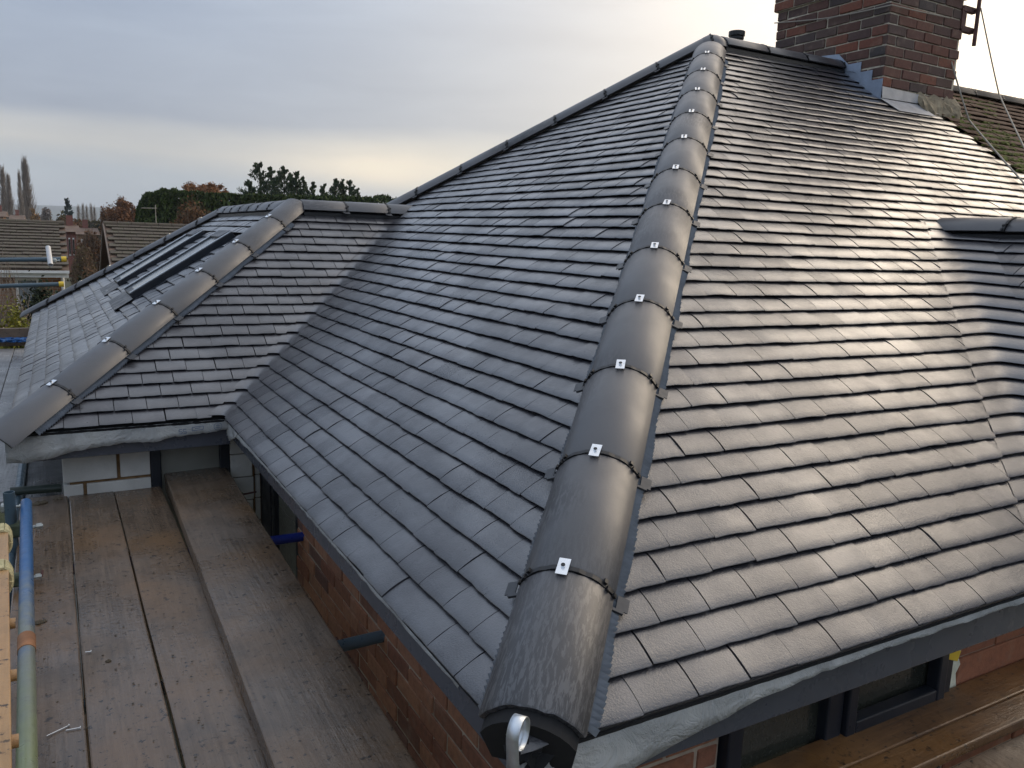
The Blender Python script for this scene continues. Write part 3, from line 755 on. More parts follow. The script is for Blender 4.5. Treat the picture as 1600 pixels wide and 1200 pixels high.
# front window
def window(name, x0, x1, z0, z1, y, par, muls, mat='upvc', glass='glass_dark', fr=.06):
    w = MB()
    for a, b in (((x0, z0), (x0 + fr, z1)), ((x1 - fr, z0), (x1, z1))): w.span((a[0], y - .03, a[1]), (b[0], y + .04, b[1]))
    w.span((x0 + fr, y - .028, z1 - fr), (x1 - fr, y + .038, z1)); w.span((x0 + fr, y - .028, z0), (x1 - fr, y + .038, z0 + fr))
    for mx_ in muls: w.span((mx_ - fr * .6, y - .032, z0 + fr), (mx_ + fr * .6, y + .037, z1 - fr))
    o = w.build(name, mat, par, bevel=.006)
    edges = [x0 + fr] + [q for mx_ in muls for q in (mx_ - fr * .6, mx_ + fr * .6)] + [x1 - fr]
    for i in range(0, len(edges), 2):
        p_ = MB().span((edges[i] - .004, y + .004, z0 + fr - .004), (edges[i + 1] + .004, y + .012, z1 - fr + .004)).build('pane', glass); p_.parent = o
    return o
wf = window('window', .785, 1.84, -1.25, -.159, AY, house, [1.235])
s_ = MB()
for a, b in (((1.275, -1.19), (1.32, -.22)), ((1.735, -1.19), (1.78, -.22))): s_.span((a[0], AY - .048, a[1]), (b[0], AY - .002, b[1]))
s_.span((1.32, AY - .047, -.265), (1.735, AY - .003, -.22)); s_.span((1.32, AY - .047, -.44), (1.735, AY - .003, -.385))
q = s_.build('sash', 'upvc', bevel=.006); q.parent = wf
m = MB(); pts = [(1.842, -.159)] + [(1.90 + RND.uniform(-.012, .012), -.17 - i * .03) for i in range(14)] + [(1.842, -.57)]
m.slab([(x, AY - .012, z) for x, z in pts], (0, .04, 0)); m.build('foam_filler', 'foam', house)
MB().box(tuple(onY(1487, 1022, AY - .03)), (.085, .012, .04), Matrix.Rotation(.35, 3, 'Y')).build('strap', 'yellow_plastic', house, bevel=.003)
# side opening with frame (full height door) between brick wall and extension
w = MB()
for y0, y1 in ((2.801, 2.86), (3.36, 3.42)): w.span((BX + .0, y0, GZ), (BX + .07, y1, -.124))
w.span((BX, 2.86, -.19), (BX + .07, 3.36, -.124)); d_ = w.build('door_frame', 'upvc', house, bevel=.004)
for i in range(3):
    p_ = MB().span((BX + .03, 2.86, -.19 - (i + 1) * .34 + .008), (BX + .04, 3.36, -.19 - i * .34)).build('pane', 'glass_grey'); p_.parent = d_

# ---- chimney
CX0, CX1, CY0, CY1 = 5.215, 6.17, 3.30, 4.50; CZ0, CZ1 = 1.6, 3.30
core = MB().span((CX0 + .004, CY0 + .004, CZ0), (CX1 - .004, CY1 - .004, CZ1)).build('chimney', 'mortar', house); core['label'] = 'dark weathered red brick chimney stack with grey lead flashing'
BH, MO = .0705, .0115; rows = 12; zc0 = 2.42 - (BH + MO) * 2
def flem(width, k, r):
    seq = []; x = -.06 if k % 2 else 0.0
    return seq
bricks((CX0, CY1, 0), (0, -1, 0), (0, 0, 1), (-1, 0, 0), CY1 - CY0 - .006, zc0, rows, core, 'brick_chimney', bl=.222, bh=BH, mo=MO, jit=.003, seed=31, skip=lambda x, z: z < 2.40 + max(0, (.80 - abs(x - .88))) * -.0 and x < .3 and z < 2.2)
bricks((CX0, CY0, 0), (1, 0, 0), (0, 0, 1), (0, -1, 0), CX1 - CX0, zc0, rows, core, 'brick_chimney', bl=.222, bh=BH, mo=MO, jit=.003, seed=32, half0=1)
# oversailing courses
m = MB().span((CX0 - .022, CY0 - .022, zc0 + rows * (BH + MO)), (CX1 + .03, CY1 + .03, CZ1 + .27)); cs = m.build('corbel', 'mortar', house)
bricks((CX0 - .026, CY1 + .03, 0), (0, -1, 0), (0, 0, 1), (-1, 0, 0), CY1 - CY0 + .05, zc0 + rows * (BH + MO) + .004, 4, cs, 'brick_chimney', bl=.222, bh=BH, mo=MO, seed=33)
bricks((CX0 - .022, CY0 - .026, 0), (1, 0, 0), (0, 0, 1), (0, -1, 0), CX1 - CX0 + .05, zc0 + rows * (BH + MO) + .004, 4, cs, 'brick_chimney', bl=.222, bh=BH, mo=MO, seed=34)
# stepped lead flashing up the left side, one piece a course
def zroof(y): return T * min(y, 2 * AH - y)
for i in range(8):
    zt = zc0 + (i + 1) * (BH + MO); 
    zt = 2.395 + (i) * (BH + MO) - .0
    yb = (zt - .13) / T; y0 = max(CY0 - .01, yb - .10); y1 = yb + .20
    if y1 > AH + .12: break
    m = MB(); m.slab([(CX0 - .010 - .0012 * (i % 2), y1 - .075, zt), (CX0 - .010 - .0012 * (i % 2), y0, zt), (CX0 - .010 - .0012 * (i % 2), y0 - (.0 if i else -.0), zroof(y0) + .01), (CX0 - .010 - .0012 * (i % 2), y1, zroof(min(y1, AH)) + .01)], (-.003, 0, 0))
    m.build('step_flashing', 'lead', house)
m = MB(); m.slab([(CX0 - .018, AH - .22, HH - .06), (CX0 - .018, AH + .13, HH + .02), (CX0 - .018, AH + .15, HH + .13), (CX0 - .018, AH - .03, HH + .115)], (-.003, 0, 0)); m.build('saddle_flashing', 'lead', house)
m = MB(); zt = 2.445
m.slab([(CX0 - .012, CY0 - .012, zt - .03), (CX0 + .50, CY0 - .012, zt - .045), (CX0 + .46, CY0 - .02, zroof(CY0) + .035), (CX0 - .012, CY0 - .02, zroof(CY0) + .03)], (0, -.004, 0)); m.build('apron_flashing', 'lead_apron', house)
m = MB(); m.slab([(CX0 - .03, CY0 - .02, zroof(CY0 - .02) + .038), (CX0 + .48, CY0 - .02, zroof(CY0 - .02) + .038), (CX0 + .50, CY0 - .17, zroof(CY0 - .17) + .036), (CX0 + .02, CY0 - .17, zroof(CY0 - .17) + .034)], (0, .002, .004)); m.build('apron_flashing', 'lead_apron', house)
# mortar fillet at the foot, right half
m = MB(); V = []; F = []; n_ = 14
for i in range(n_ + 1):
    x = CX0 + .46 + (CX1 - CX0 - .42) * i / n_
    for j, (dy, dz) in enumerate(((0.01, .125), (-.050, .112), (-.080, .080), (-.098, .035), (-.104, .0))): V.append((x + RND.gauss(0, .010), CY0 + dy + RND.gauss(0, .010), zroof(CY0 + dy) + dz + RND.gauss(0, .012)))
for i in range(n_):
    for j in range(4): a = i * 5 + j; F.append((a, a + 1, a + 6, a + 5))
F.append((0, 4, 3, 2, 1)); m.add(V, F); m.build('mortar_fillet', 'mortar_fillet', house)
# soil vent pipe with cowl poking over the ridge
sp = Vector((4.22, 3.98, 0)); m = MB(); m.pipe((sp.x, sp.y, 2.3), (sp.x, sp.y, 2.79), .05); m.tube((sp.x, sp.y, 2.79), (sp.x, sp.y, 2.825), .066, 16); m.tube((sp.x, sp.y, 2.765), (sp.x, sp.y, 2.78), .060, 16); m.build('vent_pipe', 'black_plastic', house, True)

# ================================================================= EXTENSION
ext = root('extension', (.3, 6.5, GZ), 'pale block side extension with dark tiled roof and two roof windows', 'extension')
VC = Vector((0, CP, SP)); aD = math.atan(TD); cD, sD = math.cos(aD), math.sin(aD)
clipC = [((0 - cutC, YV, 0), (-1, 1, 0)), ((-EX, YV, 0), (RUN, -RD, 0))]
SC_ = Slope((0, YV, 0), (-1, 0, 0), (0, CP, SP), clipC, -2.1, EX + .1, HC / SP - .08, seed=4)
# skylight outlines in slope coordinates (u along Y, v up the slope)
sky_l = [(5.62, 6.24), (7.05, 7.70)]; sv0, sv1 = .83 / cD, 1.62 / cD
sv0, sv1 = (EX - .28) / cD, (EX + .50) / cD
holes = [(a - .09, b + .09, sv0 - .05, sv1 + .02) for a, b in sky_l]
clipD = [((-EX, YV, 0), (-RUN, RD, 0)), ((-EX, YF + RUN, 0), (-RUN, -RD, 0))]
SD_ = Slope((-EX, 0, 0), (0, 1, 0), (cD, 0, sD), clipD, YV, YF + RUN + .1, RD / cD - .08, seed=5, holes=holes)
dc = deck('roof_slope', [(0, YV, 0), (HC / T, YV + RUN, HC), (-EX + RD, YV + RUN, HC), (-EX, YV, 0)], (0, -SP, CP), ext)
dd = deck('roof_slope', [(-EX, YV, 0), (-EX + RD, YV + RUN, HC), (-EX + RD, YF, HC), (-EX, YF + RUN, 0)], (-sD, 0, cD), ext)
dc['label'] = 'small near slope between hip and valley'; dd['label'] = 'end slope with the two roof windows'
lay_tiles([SC_, SD_], [dc, dd], ext, 300)
MB().slab([(-EX + RD, YV + RUN, HC - .02), (2.2, YV + RUN, HC - .02), (2.2, YF, HC - .02), (-EX + RD, YF, HC - .02)], (0, 0, -.03)).build('flat_roof', 'underlay_dark', ext)
MB().slab([(-EX, YF + RUN, 0), (-EX + RD, YF, HC), (2.2, YF, HC), (2.2, YF + RUN, 0)], (0, 0, -.03)).build('rear_slope', 'tile', ext)
hD = Vector((RD, RUN, HC)); hl = hD.length
hip_run((-EX, YV, 0), hD, OFF, 7, -.10, ext, seed=15, last_L=hl + .10 - 6 * .45 + .02)
hD2 = Vector((RD, -RUN, HC)); hip_run((-EX, YF + RUN, 0), hD2, OFF, 7, -.10, ext, seed=16, last_L=hl + .10 - 6 * .45)
hip_run((-EX + RD + .04, YV + RUN, HC), (1, 0, 0), .072, 3, 0.0, ext, seed=17, clips=False, part='ridge_tile', L=.36)
hip_run((-EX + RD, YV + RUN + .04, HC), (0, 1, 0), .066, 7, 0.0, ext, seed=18, clips=False, feet=False, part='ridge_tile', L=(YF - YV - RUN - .04) / 7)
hu = hD.normalized()
pleated(Vector((-EX, YV, 0)) + hu * .06, Vector((-EX, YV, 0)) + hu * (hl - .25), (0, -SP, CP), (Vector((1, 0, 0)) - hu * hu.x).normalized(), .045, ext)
ridge_gap_filler((-EX + RD + .05, YV + RUN, HC), (1.75, YV + RUN, HC), ext); ridge_gap_filler((-EX + RD, YV + RUN + .05, HC), (-EX + RD, YF - .02, HC), ext)
# roof windows
for a, b in sky_l:
    O = Vector((-EX, 0, 0)); U = Vector((0, 1, 0)); V_ = Vector((cD, 0, sD)); N_ = Vector((-sD, 0, cD)); hh = .060
    m = MB()
    m.frame(O, U, V_, N_, (a, a + .06), (sv0, sv1), (-.02, hh)); m.frame(O, U, V_, N_, (b - .06, b), (sv0, sv1), (-.02, hh))
    m.frame(O, U, V_, N_, (a + .06, b - .06), (sv0, sv0 + .06), (-.02, hh - .008)); m.frame(O, U, V_, N_, (a + .06, b - .06), (sv1 - .10, sv1), (-.02, hh + .01))
    fw_ = m.build('roof_window', 'upvc', ext, bevel=.006)
    p_ = MB().frame(O, U, V_, N_, (a + .055, b - .055), (sv0 + .055, sv1 - .095), (.040, .050)).build('pane', 'glass_sky'); p_.parent = fw_
    m = MB(); m.frame(O, U, V_, N_, (a - .10, a - .002), (sv0 - .02, sv1 + .03), (.004, .010)); m.frame(O, U, V_, N_, (b + .002, b + .10), (sv0 - .02, sv1 + .03), (.004, .010))
    m.frame(O, U, V_, N_, (a - .09, b + .09), (sv0 - .16, sv0 - .002), (.021, .026)); f_ = m.build('flashing', 'upvc'); f_.parent = fw_
    for c0_, c1_ in ((a + .01, a + .05), (b - .05, b - .01)):
        g_ = MB().frame(O, U, V_, N_, (c0_, c1_), (sv0 + .01, sv1 - .01), (hh + .001, hh + .006)).build('cover_strip', 'galv'); g_.parent = fw_
# eaves of the near slope: white felt hanging over a dark fascia
fascia('fascia', (-EX + .02, YV + FO, 0), (.04, YV + FO, 0), -.05, -.170, (0, 1, 0), ext)
felt_strip('eaves_felt', (-EX - .02, YV + .020, 0), (.03, YV + .020, 0), (0, -1, 0), [-.012, -.012], [-.155, -.165, -.15, -.125, -.112, -.105, -.098, -.112, -.088, -.085, -.08, -.07], ext, 10, .003)
# print on the felt
m = MB()
def stroke(x0, z0, x1, z1, t=.0045):
    a, b = Vector((x0, YV - .002, z0)), Vector((x1, YV - .002, z1)); d = (b - a).normalized(); nn = Vector((-d.z, 0, d.x)) * t / 2
    m.poly([a - nn, b - nn, b + nn, a + nn])
bx_, bz_ = -.245, -.048
for k in range(2):
    x = bx_ + k * .022; stroke(x, bz_, x + .016, bz_); stroke(x, bz_, x, bz_ - .012); stroke(x, bz_ - .012, x + .016, bz_ - .012); stroke(x + .016, bz_ - .012, x + .016, bz_ - .024); stroke(x, bz_ - .024, x + .016, bz_ - .024)
stroke(-.175, -.040, -.115, -.036); stroke(-.175, -.060, -.115, -.056); stroke(-.175, -.040, -.175, -.060); stroke(-.115, -.036, -.115, -.056); stroke(-.16, -.048, -.13, -.046)
for i in range(14):
    a0, a1 = 6.283 * i / 14, 6.283 * (i + 1) / 14; stroke(-.035 + .022 * math.cos(a0), -.046 + .022 * math.sin(a0), -.035 + .022 * math.cos(a1), -.046 + .022 * math.sin(a1), .003)
stroke(-.048, -.04, -.022, -.04, .003); stroke(-.048, -.052, -.022, -.052, .003); stroke(-.035, -.03, -.035, -.062, .003)
m.build('felt_lettering', 'felt_print', ext)
# block walls
WY = YV + .20
wc = MB().span((-.80, WY, GZ), (-.385, WY + .1, -.123)).build('wall', 'block_joint', ext)
def block(x0, x1, z0, z1, par, y=WY, mat='block'):
    o = MB().span((x0, y - .012 + RND.gauss(0, .002), z0), (x1, y + .10, z1)).build('block', mat, par, bevel=.004); return o
JX = -.552
for (x0, x1, z0, z1) in [(-.832, JX - .009, -.345, -.126), (JX + .009, -.386, -.345, -.126), (-.832, -.735, -.572, -.362), (-.717, -.386, -.572, -.362), (-.832, -.50, -.80, -.59), (-.483, -.386, -.80, -.59)]: block(x0, x1, z0, z1, wc)
wc2 = MB().span((.06, WY + .002, GZ), (.205, WY + .1, -.123)).build('wall', 'block_joint', ext)
for i in range(5): block(.061, .196 if i % 2 == 0 else .190, -.126 - .15 * (i + 1) + .006, -.126 - .15 * i, wc2)
wc3 = MB().span((.205, WY + .02, GZ), (.245, WY + .1, -.123)).build('wall', 'block_joint', ext)
for i in range(5): block(.209, .240, -.126 - .15 * (i + 1) + .006, -.126 - .15 * i, wc3, WY + .02)
MB().span((.246, 3.43, GZ), (.30, WY + .1, -.124)).build('reveal', 'upvc', ext)
we = window('window', -.384, .059, -1.1, -.1235, WY + .02, ext, [], fr=.058, glass='glass_grey')
# inner corpus so nothing is see-through
MB().span((-.82, WY + .12, GZ), (2.0, 9.8, -.06)).build('inner_wall', 'block', ext)

# ================================================================= NEIGHBOUR
nb = root('neighbour_house', (8.2, 3.7, GZ), 'neighbouring house roof of old brown mossy tiles beyond the chimney', 'house')
SN = Slope((0, 0, 0), (1, 0, 0), (0, CP, SP), [((XP + .004, 0, 0), (1, 0, 0)), ((9.6, 0, 0), (-1, 0, 0))], XP - .1, 9.7, AH / CP - .04, mat='oldtile', v0=1.6, jit=2.2, seed=6)
pn = deck('roof_slope', [(XP + .004, .6, .6 * T), (9.6, .6, .6 * T), (9.6, AH, HH), (XP + .004, AH, HH)], (0, -SP, CP), nb, 'underlay_dark')
MB().slab([(XP + .01, AH, HH - .01), (9.6, AH, HH - .01), (9.6, 7.5, 0), (XP + .01, 7.5, 0)], (0, 0, -.05)).build('rear_slope', 'oldtile', nb)
lay_tiles([SN], [pn], nb, 300)
MB().span((XP + .02, .4, GZ), (9.6, 7.2, -.2)).build('wall', 'brick_far', nb)
hip_run((6.2, AH, HH), (1, 0, 0), .06, 8, 0, nb, seed=19, clips=False, feet=False, part='old_ridge_tile')
for o in list(bpy.data.objects):
    if o.name.startswith('old_ridge_tile'):
        me = o.data.copy(); me.materials.clear(); me.materials.append(MAT['old_ridge']); o.data = me
# moss cushions along the courses
mv, mf = [], []
r = random.Random(77)
ico = bmesh.new(); bmesh.ops.create_icosphere(ico, subdivisions=1, radius=1); iv = [v.co.copy() for v in ico.verts]; ifc = [tuple(v.index for v in f.verts) for f in ico.faces]; ico.free()
for _ in range(9000):
    x = XP + .02 + abs(r.gauss(0, 1)) * 1.1; k = r.randrange(16, 45); v = k * GAUGE + r.uniform(-.01, .035)
    dens = mnoise.noise(Vector((x * 1.7, v * 1.7, 0))) + .25 - (v - 3.2) * .25
    if x > 9.4 or dens < r.random() * .7: continue
    P = Vector((x, v * CP, v * SP)) + Vector((0, -SP, CP)) * .012; s_ = r.uniform(.007, .024); b = len(mv)
    mv += [tuple(P + Vector((q.x * s_ * 1.7, q.y * s_ * 1.3, q.z * s_ * .8)) * (1 + r.gauss(0, .12))) for q in iv]; mf += [tuple(b + i for i in f) for f in ifc]
m = MB(); m.v = mv; m.f = mf; o = m.build('moss', 'moss', nb); o['kind'] = 'stuff'

# ================================================================= SCAFFOLD
def board(x0, x1, y0, y1, z, mat, label, along=1, th=.038, seed=0, cat='board', group=None, tilt=0, name='scaffold_board'):
    m = MB(); r = random.Random(seed); n = 14; V = []; F = []
    bow = r.uniform(-.004, .004); tw = r.gauss(0, .004)
    for i in range(n + 1):
        f = i / n
        for j in range(2):
            for k in range(2):
                ee = r.gauss(0, .0012)
                if along == 1: p = Vector((x0 + (x1 - x0) * j + ee + bow * math.sin(math.pi * f), y0 + (y1 - y0) * f, z - th * (1 - k) + tw * (f - .5) * (j - .5) + tilt * (j - .5)))
                else: p = Vector((x0 + (x1 - x0) * f, y0 + (y1 - y0) * j + ee + bow * math.sin(math.pi * f), z - th * (1 - k) + tw * (f - .5) * (j - .5)))
                V.append(p)
    for i in range(n):
        a = i * 4; b = a + 4; F += [(a, a + 2, b + 2, b), (a + 1, b + 1, b + 3, a + 3), (a, b, b + 1, a + 1), (a + 2, a + 3, b + 3, b + 2)]
    F += [(0, 1, 3, 2), (n * 4, n * 4 + 2, n * 4 + 3, n * 4 + 1)]
    m.add(V, F); o = m.build(name, mat, None, bevel=.006); return props(o, label, cat, group)
DZ = -.42
G1 = 'boards of the side scaffold deck'
# slightly skewed run of deck boards
xb = [-1.020, -.790, -.560, -.310]
labs = ['wet brown scaffold board at the outer edge beside the blue tube', 'second wet brown scaffold board from the blue tube', 'third wet scaffold board, partly under the raised plank']
for i in range(3):
    o = board(xb[i] + .0015, xb[i + 1] - .003, -.6, 3.70 - .012 * i, DZ - .002 * i, 'board_wet', labs[i], seed=40 + i, group=G1)
    o.rotation_euler.z = .006
o = board(-.307, -.085, -.6, 3.66, DZ - .004, 'board_wet', 'scaffold board underneath the wide raised plank', seed=44, group=G1)
o = board(-.368, -.020, -.5, 3.72, DZ + .066, 'board_wet', 'wide raised plank lying on the scaffold deck beside the brick wall', seed=45, th=.064, tilt=.008); o.rotation_euler.z = -.016
# front scaffold deck
o = board(.5, 3.2, .055, .185, -.425, 'board_front', 'orange brown board tight below the front window', 0, seed=47, group='boards of the front scaffold deck')
o = board(.5, 3.2, -.045, .050, -.425, 'board_front', 'orange brown board along the front edge of the stacked boards', 0, seed=48, group='boards of the front scaffold deck')
o = board(.5, 3.2, -.30, -.05, -.468, 'board_wet', 'greyish lower board at the bottom right corner', 0, seed=49, group='boards of the front scaffold deck')
# deck round the end of the extension
GD = 'boards of the deck beside the extension'
dl = ['black wet board against the extension wall', 'pale wet board beside the black board', 'pale outer board at the left edge behind the tube']
for i, (x0, x1, mt) in enumerate([(-1.08, -.835, "board_black"), (-1.31, -1.085, 'board_pale'), (-1.54, -1.315, 'board_pale')]):
    board(x0, x1, 3.95, 10.6, -.50, mt, dl[i], seed=52 + i, group=GD)
board(-1.98, -1.0, 10.75, 10.80, -.26, 'fence_wood', 'brown toe board on edge at the far end of the deck', 0, th=.23, seed=57, name='toe_board')

def tube(a, b, mat, label, name='scaffold_tube', r_=.0242, cat='scaffold tube', group=None):
    return props(MB().pipe(a, b, r_, .004, 18).build(name, mat, None, True), label, cat, group)
pa_, pb_ = onZ(42, 1196, -.24), onZ(41, 786, -.24)
dd_ = (pb_ - pa_).normalized()
lt = tube(pa_ - dd_ * 1.2, pb_, 'tube_ledger', 'long tube fading from green to blue along the deck edge')
props(MB().tube(pa_ + dd_ * .62, pa_ + dd_ * .72, .0262, 18).build('tape_band', 'band_rust', None, True), 'rusty orange band wrapped round the long tube', 'band')
m = MB(); m.tube(pb_, pb_ + dd_ * .03 + Vector((0, 0, .0)), .021, 12, .003); props(m.build('tube_plug', 'band_rust'), 'orange pointed plug in the end of the blue tube', 'plug')
zt_ = DZ - .045 - .026
GT = 'transom tubes under the deck'
e1, e2 = onZ(475, 838, zt_), onZ(614, 990, zt_)
tube((-1.25, e1.y + .03, zt_), (e1.x, e1.y, zt_), 'tube_blue', 'deep blue tube poking from under the deck to the brick wall')
tube((-1.25, e2.y - .05, zt_), (e2.x, e2.y, zt_), 'tube_steel', 'grey steel tube poking from under the deck to the brick wall')
p1_, p2_ = onY(16, 768, 3.86), onY(96, 762, 3.86)
tube(p1_, p2_, 'tube_green', 'dark green tube across the gap at the end of the deck')
v1 = onY(28, 850, 2.95)
tube((v1.x - .02, 2.95, GZ), (v1.x - .02, 2.95, -.16), 'tube_steel', 'upright grey standard behind the blue tube')
tube((v1.x - .10, 2.0, GZ), (v1.x - .10, 2.0, -.40), 'tube_green', 'upright dark standard low behind the ladder', group=None)
tube((v1.x - .03, .2, -.47), (v1.x - .03, 6.8, -.47), 'tube_steel', 'long steel ledger running below the deck edge')
def coupler(c, label, mat='coupler', s=1.0, rz=0):
    e = root('scaffold_coupler', c, label, 'coupler', 'scaffold couplers'); c = Vector(c)
    MB().box(c, (.075 * s, .055 * s, .06 * s), Matrix.Rotation(rz, 3, 'Z')).build('body', mat, e, bevel=.012)
    MB().tube(c + Vector((.02 * s, 0, .0)), c + Vector((.085 * s, 0, 0)), .008 * s, 8).build('bolt', 'coupler_galv', e)
    MB().tube(c + Vector((.06 * s, 0, 0)), c + Vector((.08 * s, 0, 0)), .015 * s, 6).build('nut', 'coupler_galv', e)
coupler(onY(30, 826, 2.95), 'green coupler on the upright behind the blue tube', 'coupler', 1.15)
coupler(onY(32, 905, 2.4), 'lower dark coupler clamped behind the ledger tube', 'coupler', .9)
coupler(onY(12, 793, 3.1), 'galvanised coupler above the green one at the left edge', 'coupler_galv', .8)
coupler(onY(8, 675, 3.45), 'galvanised coupler at the foot of the extension hip', 'coupler_galv', .7)
# coupler on a stub by the extension window
cp_ = onY(365, 777, 3.55); e = root('putlog_fitting', cp_, 'olive cylindrical fitting with a rod beside the extension window', 'fitting')
MB().tube(cp_ - Vector((.035, 0, 0)), cp_ + Vector((.055, 0, .004)), .020, 14).build('sleeve', 'coupler', e, True); MB().tube(cp_ - Vector((.09, 0, .002)), cp_ + Vector((.14, .03, .008)), .006, 8).build('rod', 'rust', e)
cb_ = onY(346, 770, 3.55); props(MB().span(cb_ - Vector((.015, .015, .07)), cb_ + Vector((.015, .015, .018))).build('post_cap', 'tube_blue', bevel=.006), 'small blue post end beside the extension window', 'post')
# far scaffold tubes with yellow caps
def capped(px0, px1, Y, label, mat):
    a, b = atY(*px0, Y), atY(*px1, Y); a = b + (a - b) * 1.6
    e = root('capped_tube', b, label, 'scaffold tube', 'capped scaffold tubes'); MB().pipe(a, b, .026, .004, 14).build('tube', mat, e, True)
    d = (b - a).normalized(); MB().tube(b - d * .035, b + d * .02, .034, 14).build('cap', 'yellow_plastic', e, True)
capped((0, 406), (101, 405), 10.0, 'upper horizontal scaffold tube with a yellow end cap', 'tube_steel')
capped((0, 447), (97, 444), 10.3, 'lower horizontal scaffold tube with a yellow end cap', 'tube_steel')
a_, b_ = atY(75, 386, 9.95), atY(79, 414, 9.75); tube(a_, b_, 'tube_white', 'short white tube clamped across the upper capped tube', r_=.028)
q_ = atY(84, 407, 9.9); coupler(q_, 'small galvanised coupler beside the short white tube', 'coupler_galv', .8)
# posts that carry the far tubes (outside the frame to the left)
tube((-1.75, 10.0, GZ), (-1.75, 10.0, 1.6), 'tube_steel', 'upright standard at the far end of the deck', group=None)
# blue rope bundle on the far deck
m = MB(); r = random.Random(4); c_ = onZ(22, 536, -.44)
for k in range(16):
    pts = []; ph = r.uniform(0, 6.28); L_ = r.uniform(.34, .5)
    for i in range(13):
        f = i / 12; pts.append(c_ + Vector((-.30 + f * L_ * 1.3 + r.gauss(0, .004), .10 * math.sin(f * 5 + ph) + r.uniform(-.05, .05), .015 + .035 * abs(math.sin(f * 4 + ph)) + r.uniform(0, .012))))
    m.path(pts, .011, 6)
props(m.build('rope_bundle', 'blue_rope', None, True), 'tangled bundle of blue rope on the far deck', 'rope')
props(MB().span(onZ(2, 522, -.47), onZ(30, 510, -.44)).build('timber_offcut', 'timber_new', bevel=.004), 'pale timber offcut lying behind the blue rope', 'timber')
# ladder at the left edge
lad = root('ladder', at(-2, 1100, 1.6), 'new timber ladder stile lashed with rope at the left edge', 'ladder')
l0, l1 = at(2, 1200, 1.55), at(3, 838, 2.55); dl_ = (l1 - l0).normalized(); l0 = l0 - dl_ * .9
side = Vector((-1, .25, 0)).normalized()
def bar(m, a, b, w, d, su):
    a, b, su = Vector(a), Vector(b), Vector(su); dd = (b - a).normalized(); v = dd.cross(su).normalized()
    P = lambda c, i, j: c + su * w * i + v * d * j
    vs = [P(c, i, j) for c in (a, b) for i in (-.5, .5) for j in (-.5, .5)]
    return m.add(vs, [(0, 1, 3, 2), (4, 6, 7, 5), (0, 4, 5, 1), (2, 3, 7, 6), (0, 2, 6, 4), (1, 5, 7, 3)])
su_ = dl_.cross(Vector(CAM) - l0).normalized(); su_ = su_ if su_.x > 0 else -su_
bar(MB(), l0, l1, .034, .07, su_).build('stile', 'timber_new', lad, bevel=.004)
bar(MB(), l0 - su_ * .36, l1 - su_ * .36, .034, .07, su_).build('stile', 'timber_new', lad, bevel=.004)
for i in range(6):
    c = l0 + dl_ * (.2 + i * .26); MB().tube(c - su_ * .36, c + su_ * (.030 if i != 2 else .036), .014, 10).build('rung', 'timber_new', lad, True)
for px in ((3, 838), (3, 1015)):
    fz = l0 + dl_ * (((at(*px, 2.5) - l0).length) if px[1] < 900 else 1.72)
    m = MB()
    for k in range(5):
        c = (l1 if px[1] < 900 else l0 + dl_ * 1.82) - dl_ * (.012 + k * .011); V_ = []
        pts = [c + su_ * (.023 * math.cos(t)) + dl_.cross(su_) * (.042 * math.sin(t)) + dl_ * .004 * t / 6 for t in [6.283 * i / 14 for i in range(15)]]; m.path(pts, .007, 6)
    m.build('lashing', 'rope', lad, True)
# nails and scraps lying on the boards
def nail(px, py, px2, py2, label):
    a, b = onZ(px, py, DZ + .004), onZ(px2, py2, DZ + .004); m = MB(); m.tube(a, b, .0018, 8); d = (b - a).normalized(); m.tube(b, b + d * .002, .005, 8)
    props(m.build('nail', 'nail', None, True), label, 'nail', 'nails lying on the deck')
nail(73, 1150, 107, 1134, 'longer bright nail lying on the nearest board'); nail(103, 1141, 125, 1137, 'shorter bright nail touching the longer one')
nail(133, 1019, 142, 1018, 'small bright nail further up the nearest board')
hk = onZ(65, 901, DZ + .02); m = MB(); m.tube(onZ(52, 902, DZ + .02), hk, .005, 8); m.tube(hk, hk + Vector((.004, .02, .02)), .005, 8); props(m.build('wire_hook', 'rust'), 'rusty wire hook sticking out over the board edge', 'hook')
def clod(px, py, s, label, z=DZ):
    c = onZ(px, py, z); m = MB(); r = random.Random(int(px * 7 + py))
    for k in range(7):
        d = Vector((r.uniform(-.7, .7) * s, r.uniform(-.5, .5) * s, 0)); b = len(m.v); q = s * r.uniform(.6, .9)
        m.add([c + d + Vector((p.x * q, p.y * q, p.z * q * .6)) * (1 + r.gauss(0, .2)) for p in iv], ifc)
    props(m.build('mud_clod', 'soil'), label, 'mud', 'clods of mud on the deck')
clod(170, 1033, .009, 'small mud clod in the gap between two boards'); clod(63, 972, .018, 'dark mud clod at the outer edge of the deck'); clod(62, 787, .028, 'mud crumbs at the far end of the outer board'); clod(90, 780, .02, 'thin smear of mud near the far end of the outer board')
# stray tile grit
m = MB(); r = random.Random(8)
for _ in range(420):
    x = r.uniform(-1.0, .0); y = r.uniform(.2, 3.5); s_ = r.uniform(.001, .0034); P = Vector((x, y, (DZ + .001) if x < -.35 else DZ + .048))
    m.add([P + Vector((p.x * s_ * 1.5, p.y * s_, p.z * s_ * .5)) for p in iv], ifc)
o = m.build('grit', 'soil'); props(o, 'fine dark grit scattered over the wet boards', 'grit', kind='stuff')

